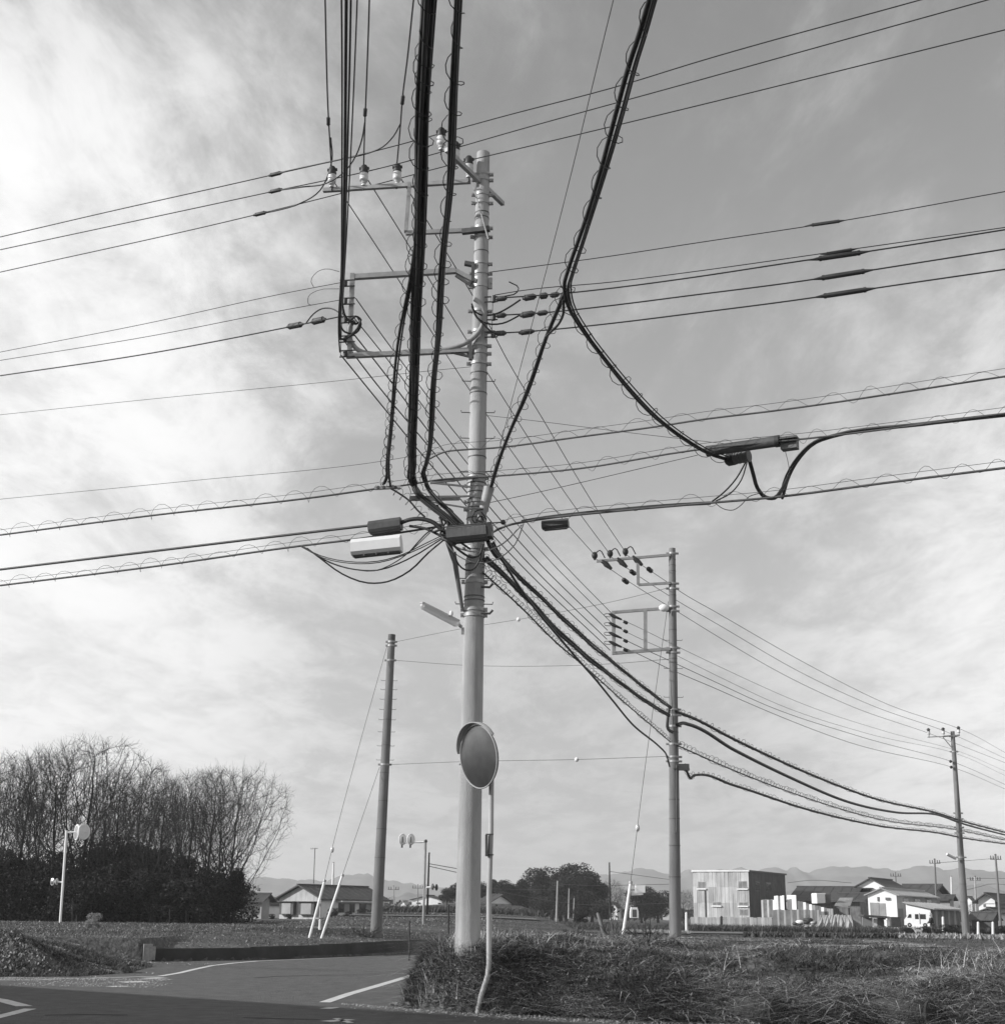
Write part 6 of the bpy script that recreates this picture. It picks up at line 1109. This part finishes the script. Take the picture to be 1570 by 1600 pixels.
for x in (994, 1002): MB().tube([at(x, 1438, 250), at(x, 1396, 250)], .12, 6).build('leg', M['bark'], t)
t = empty('small_van', 'small pale vehicle parked far behind left of the second pole', 'van', at(990, 1437, 200)); p = at(985, 1437, 200); prof = [(0, .2), (0, 1.0), (.3, 1.6), (1.9, 1.6), (2.2, 1.0), (2.2, .2)]; k = 6; MB().add([p+np.array([x*.5, w, z]) for w in (0, 1.4) for x, z in prof], [tuple(range(k)), tuple(reversed(range(k, 2*k)))]+[(i, k+i, k+(i+1) % k, (i+1) % k) for i in range(k)]).build('van_body', M['whitew'], t)
MB().quad(p+np.array([.25, -.02, .3]), p+np.array([.85, -.02, .3]), p+np.array([.85, -.02, 1.3]), p+np.array([.25, -.02, 1.3])).build('rear_window', M['glass'], t)
# scattered far houses
r = random.Random(5); far_l = [(640, 1412, 'far small pale house right of the dark pole'), (628, 1409, 'far white roof above the grey wall'), (1060-15, 1425, 'far low house left of the second pole'), (812, 1432, 'far low white shed under the centre grove'), (1514, 1402, 'far white block left of the right edge house'), (1040, 1418, 'far pale house behind the leaning guard'), (958, 1412, 'far pale house right of the centre grove'), (596+22, 1421, 'far grey shed beside the dark bush')]
for k, (x, y, lb) in enumerate(far_l):
    b = Bld('distant_house', lb, 'house', x+6, 300+k*9, 1434, x-5, x+12, 30); b.gable(['whitew', 'white', 'mortar'][k % 3], ['rooft', 'roofm'][k % 2], b.hz(y+6), b.hz(y), along=2, ov=.3)
# far poles
def farpole(x0, y0, x1, y1, Y, lb, w=.16, m='concrete_d', arms=0, cat='utility pole'):
    a = at(x0, y0, Y); c = at(x1, y1, Y); t = empty('distant_pole', lb, cat, a, 'distant poles'); MB().tube([a-np.array([0, 0, .4]), c], [w*.8, w*.5], 10).build('shaft', M[m], t)
    MB().lathe(c, (0, 0, 1), [(0, w*.7), (.08, w*.5)], 8).build('pole_cap', M['boxdark'], t)
    for k in range(arms):
        p = c-np.array([0, 0, .5+1.1*k]); s_ = Y/2376; MB().beam(p-np.array([9*s_, 0, 0]), p+np.array([9*s_, 0, 0]), .07, .07).build('crossarm', M['galv_d'], t)
        for q in (-8, -4, 4, 8): MB().tube([p+np.array([q*s_, 0, 0]), p+np.array([q*s_, 0, .4])], [.06, .045], 6).build('insulator', M['cap'], t)
    return t
for a in ((667, 1438, 670.5, 1334, 110, 'thin dark bare pole right of the double lamp-like mirror post', .12, 'bark', 0), (869, 1441, 871, 1377, 160, 'pale pole with a crossarm in front of the centre grove', .16, 'concrete', 1), (888, 1431, 889, 1389, 190, 'pale bare pole right of the crossarm pole', .14, 'concrete', 0), (895, 1440, 897, 1404, 165, 'short bare pole in front of the tallest evergreen', .1, 'concrete', 0), (953, 1424, 952, 1349, 170, 'dark bare pole right of the centre grove', .16, 'bark', 0),
          (1464, 1440, 1460, 1343, 185, 'dark pole rising behind the white workshop', .2, 'concrete_d', 1), (1563, 1443, 1555, 1336, 160, 'dark pole near the right edge', .2, 'concrete_d', 1), (1525, 1426, 1523, 1370, 200, 'pale pole with a wide insulator arm right of the slender pole', .2, 'concrete', 1), (1400, 1385, 1399, 1364, 210, 'short antenna pole above the white gable', .1, 'galv_d', 1), (616, 1425, 615, 1385, 220, 'far pale pole right of the dark pole', .15, 'concrete', 1), (653, 1428, 653, 1383, 225, 'far dark pole before the warehouse', .12, 'concrete_d', 1), (1049-10, 1440, 1072, 1399, 210, '', .1, 'concrete', 0), (1487, 1424, 1486, 1370, 260, 'pale steel tower left of the slender pole', .25, 'whitew', 0), (520, 1385, 521, 1348, 420, 'distant white tower above the bungalow roof', .5, 'whitew', 0), (396, 1400, 396, 1383, 230, 'far pole above the small shed', .12, 'concrete_d', 1)):
    if a[5]: farpole(*a)
FL = 'thin distant wires'
for lb, p in (('upper distant wire right of the dark thin pole', [(671, 1350, 110), (716, 1358, 112)]), ('lower distant wire right of the dark thin pole', [(671, 1354, 110), (716, 1364, 112)]), ('distant wire from the crossarm pole across the grove', [(871, 1382, 160), (925, 1384, 165), (1048, 1382, 170)]), ('long distant wire crossing below the centre grove', [(780, 1394, 180), (900, 1413, 180), (1048, 1412, 180)]), ('distant wire crossing the house roof line', [(745, 1388, 190), (800, 1390, 190), (868, 1391, 190)]),
               ('distant wire in front of the mountains above the long shed', [(1230, 1380, 190), (1265, 1376, 190), (1330, 1380, 190)]), ('distant wire between the workshop pole and the slender pole', [(1461, 1349, 185), (1500, 1346, 185), (1555, 1341, 165)]), ('distant sagging cable right of the slender pole', [(1506, 1392, 165), (1530, 1386, 165), (1546, 1382, 162), (1560, 1382, 160), (1600, 1386, 160)]), ('level distant wire at the right edge', [(1510, 1373, 200), (1540, 1373, 200), (1600, 1373, 200)]), ('distant wire left of the second pole before the mountains', [(952, 1362, 170), (1048, 1375, 175)])):
    cable('distant_wire', lb, 'power line', p, .03, FL, m='wire', n=3)
# mirror posts at left and centre-left
def mirrorpost(name, label, x0, y0, x1, y1, Y, m):
    a = at(x0, y0, Y); c = at(x1, y1, Y); t = empty(name, label, 'traffic mirror', a); MB().tube([a-np.array([0, 0, .3]), a+(c-a)*.5, c], [.075*Y/90]*3, 10).build('post', M[m], t); return t
Yl = 88; t = mirrorpost('mirror_post', 'white post with two round traffic mirrors before the dark wood', 94, 1445, 104, 1298, Yl, 'white')
MB().tube([at(104, 1301, Yl), at(135, 1300, Yl)], .05, 8).build('side_arm', M['white'], t)
def disc(t, x, y, Y, rw, rh, az, mm='mirror', rim='white', hood=False):
    c = at(x, y, Y); n_ = np.array([math.sin(az), -math.cos(az), 0]); s_ = np.array([math.cos(az), math.sin(az), 0]); u_ = np.array([0, 0, 1.]); k = 24
    b = MB(); vs = [c+n_*.09]+[c+n_*.03+s_*math.cos(6.2832*j/k)*rw*.9+u_*math.sin(6.2832*j/k)*rh*.9 for j in range(k)]; b.add(vs, [(0, 1+j, 1+(j+1) % k) for j in range(k)], True); b.build('mirror_glass', M[mm], t)
    MB().tube([c+s_*math.cos(6.2832*j/k)*rw+u_*math.sin(6.2832*j/k)*rh for j in range(k+1)], rw*.13, 6).build('rim', M[rim], t)
    b = MB(); vs = [c-n_*.12]+[c-n_*.01+s_*math.cos(6.2832*j/k)*rw+u_*math.sin(6.2832*j/k)*rh for j in range(k)]; b.add(vs, [(0, 1+(j+1) % k, 1+j) for j in range(k)], True); b.build('back_shell', M[rim], t)
disc(t, 120, 1301, Yl, .4, .44, -.95, 'galv'); disc(t, 131, 1300, Yl, .4, .44, .9, 'boxwhite')  # right glass is plain white in place of reflected sky
MB().tube([at(97, 1379, Yl), at(85, 1378, Yl)], .05, 8).build('side_arm', M['white'], t); disc(t, 82, 1378, Yl, .15, .2, -.5); disc(t, 89, 1378, Yl, .12, .18, 1.1)
Ym = 72; t = mirrorpost('mirror_post', 'tall white post with two round mirrors on an arm left of the tall pole', 661, 1452, 665, 1312, Ym, 'conduit')
MB().tube([at(665, 1316, Ym), at(624, 1317, Ym)], .04, 8).build('side_arm', M['white'], t)
for x in (629, 642): disc(t, x, 1312, Ym, .19, .26, .35, 'white'); MB().tube([at(x-1, 1320, Ym), at(x-1, 1325, Ym)], .05, 6).build('clamp', M['boxdark'], t); MB().beam(at(x, 1308, Ym-.2), at(x, 1317, Ym-.2), .05, .05, (0, 1, 0)).build('bracket', M['galv_d'], t)
MB().tube([at(664, 1403, Ym), at(664.5, 1389, Ym), at(667, 1387, Ym), at(673, 1387, Ym)], .05, 8).build('side_arm', M['white'], t)
disc(t, 676, 1386, Ym, .1, .15, -1.0, 'galv_d', 'boxdark'); disc(t, 682, 1387, Ym, .1, .15, 1.0, 'galv_d', 'boxdark'); MB().ball(at(665, 1315, Ym), .09, 8, 6).build('clamp', M['boxdark'], t)
# ------------------------------------------------------------------ mountains
def mountains(name, label, prof, Yc, depth, seed):
    xs = np.array([p[0] for p in prof], float); zs = np.array([at(p[0], p[1], Yc)[2] for p in prof]); px = np.linspace(xs[0], xs[-1], 420); X = np.array([at(q, 1400, Yc)[0] for q in px]); Zc = np.interp(px, xs, zs)+fbm(px, px*0, .09, 4, seed)*15
    rows_ = 26; V = []
    for j in range(rows_):
        t = j/(rows_-1)*2-1; Yj = Yc+t*depth; pr = (1-abs(t))**.9; nz = fbm(X/1., X*0+Yj, .009, 4, seed+2)*Zc*.55*(1-pr)*min(1, (1-abs(t))*4); V.append(np.stack([X*(1+t*depth/Yc*.3), X*0+Yj, np.maximum(Zc*pr+nz, -3)-3*(abs(t) > .99)], 1))
    V = np.stack(V); i = np.arange(rows_*420).reshape(rows_, 420); f = np.stack([i[:-1, :-1], i[:-1, 1:], i[1:, 1:], i[1:, :-1]], -1).reshape(-1, 4)
    tag(link(name, fastmesh(name, V.reshape(-1, 3), f, M['mountain'])), label, None, None, 'structure')
mountains('mountains', 'hazy mountain range along the horizon', [(-400, 1372), (-100, 1368), (380, 1371), (430, 1370), (470, 1374), (510, 1376), (540, 1366), (555, 1362), (575, 1365), (600, 1374), (620, 1378), (640, 1379), (660, 1381), (700, 1388), (800, 1382), (880, 1376), (925, 1367), (965, 1364), (1000, 1355), (1018, 1356), (1035, 1362), (1060, 1364), (1075, 1357), (1090, 1363), (1110, 1362), (1130, 1357), (1150, 1356), (1180, 1359), (1195, 1356), (1210, 1351), (1230, 1359), (1240, 1354), (1265, 1361), (1285, 1354), (1303, 1353), (1320, 1355), (1345, 1354), (1370, 1355), (1400, 1358), (1430, 1352), (1455, 1351), (1475, 1358), (1490, 1354), (1505, 1352), (1530, 1360), (1550, 1358), (1570, 1362), (1700, 1356), (2000, 1364)], 3000, 500, 4)
mountains('hills', 'lower hill in front of the mountain range', [(-300, 1400), (300, 1402), (380, 1398), (450, 1399), (600, 1400), (640, 1396), (700, 1402), (900, 1404), (1000, 1400), (1100, 1396), (1240, 1392), (1330, 1395), (1420, 1398), (1490, 1396), (1510, 1382), (1540, 1384), (1570, 1393), (1900, 1400)], 1900, 300, 9)
far = np.random.default_rng(8)
for k, (x0, x1, n) in enumerate(((360, 1600, 9000),)):
    X = []; 
    px = far.uniform(x0, x1, n); Yf = far.uniform(330, 700, n); hh_ = (1.5+5*(fbm(px, px*0+Yf*.01, .03, 3, 3)+.5))*far.uniform(.2, 1, n); P = np.array([at(a, 1430, y) for a, y in zip(px, Yf)]); P[:, 2] = hh_*.9
    u = far.normal(0, 1, (n, 3)); u /= np.linalg.norm(u, axis=1)[:, None]; w = np.cross(u, far.normal(0, 1, (n, 3))); w /= np.linalg.norm(w, axis=1)[:, None]; s = far.uniform(.4, 1.1, n)[:, None]
    tag(link('far_treeline', fastmesh('far_treeline', np.stack([P-u*s, P+w*s*.6, P+u*s, P-w*s*.6], 1).reshape(-1, 3), (np.arange(n)*4)[:, None]+np.arange(4)[None], M['leafd'], np.repeat(far.uniform(0, 1, n), 4))), 'far off line of trees and hedges along the plain', None, None, 'stuff')
# ------------------------------------------------------------------ unseen block added left of the frame to shade the road
bh = 9.0; off = bh/math.tan(SUN_EL); sd = np.array([SUN[0], SUN[1]])/math.hypot(SUN[0], SUN[1])*off
e0 = np.array([-10.2, 29.95])+sd; ed = nrm(np.array([.8, -.6])); pn = np.array([-.6, -.8]); A0 = e0-ed*14; A1 = e0+ed*20.0
t = empty('shade_block', 'grey flat roofed block beyond the left edge shading the road', 'building', (A0[0], A0[1], 0)); W_ = 9
C4 = [A0, A1, A1+pn*W_, A0+pn*W_]; MB().hexa([(c[0], c[1], -.3) for c in C4]+[(c[0], c[1], bh-.25) for c in C4]).build('wall', M['mortar'], t)
C5 = [A0-ed*.3-pn*.0, A1+ed*.3, A1+ed*.3+pn*(W_+.3), A0-ed*.3+pn*(W_+.3)]; MB().hexa([(c[0], c[1], bh-.25) for c in C5]+[(c[0], c[1], bh) for c in C5]).build('roof', M['kerbc'], t)
for fl in range(3):
    for k in range(9): c = A0+ed*(2+k*3.6)-pn*.04; MB().beam((c[0], c[1], 1.2+fl*2.8), (c[0]+ed[0]*1.6, c[1]+ed[1]*1.6, 1.2+fl*2.8), .1, 1.2).build('window', M['glass'], t)
# ------------------------------------------------------------------ air
HAZE = 3.0e-4
hz = MB().box((0, 2300, 68), (7600, 4700, 150)).build('haze', M['white']); hm = bpy.data.materials.new('haze_air'); hm.use_nodes = True; nt = hm.node_tree; nt.nodes.clear()
o_ = nt.nodes.new('ShaderNodeOutputMaterial'); pv = nt.nodes.new('ShaderNodeVolumePrincipled'); pv.inputs['Color'].default_value = (.95, .95, .95, 1); pv.inputs['Density'].default_value = HAZE; pv.inputs['Anisotropy'].default_value = .1; nt.links.new(pv.outputs[0], o_.inputs['Volume'])
hz.data.materials.clear(); hz.data.materials.append(hm); tag(hz, 'thin pale haze filling the air over the plain', None, None, 'stuff')
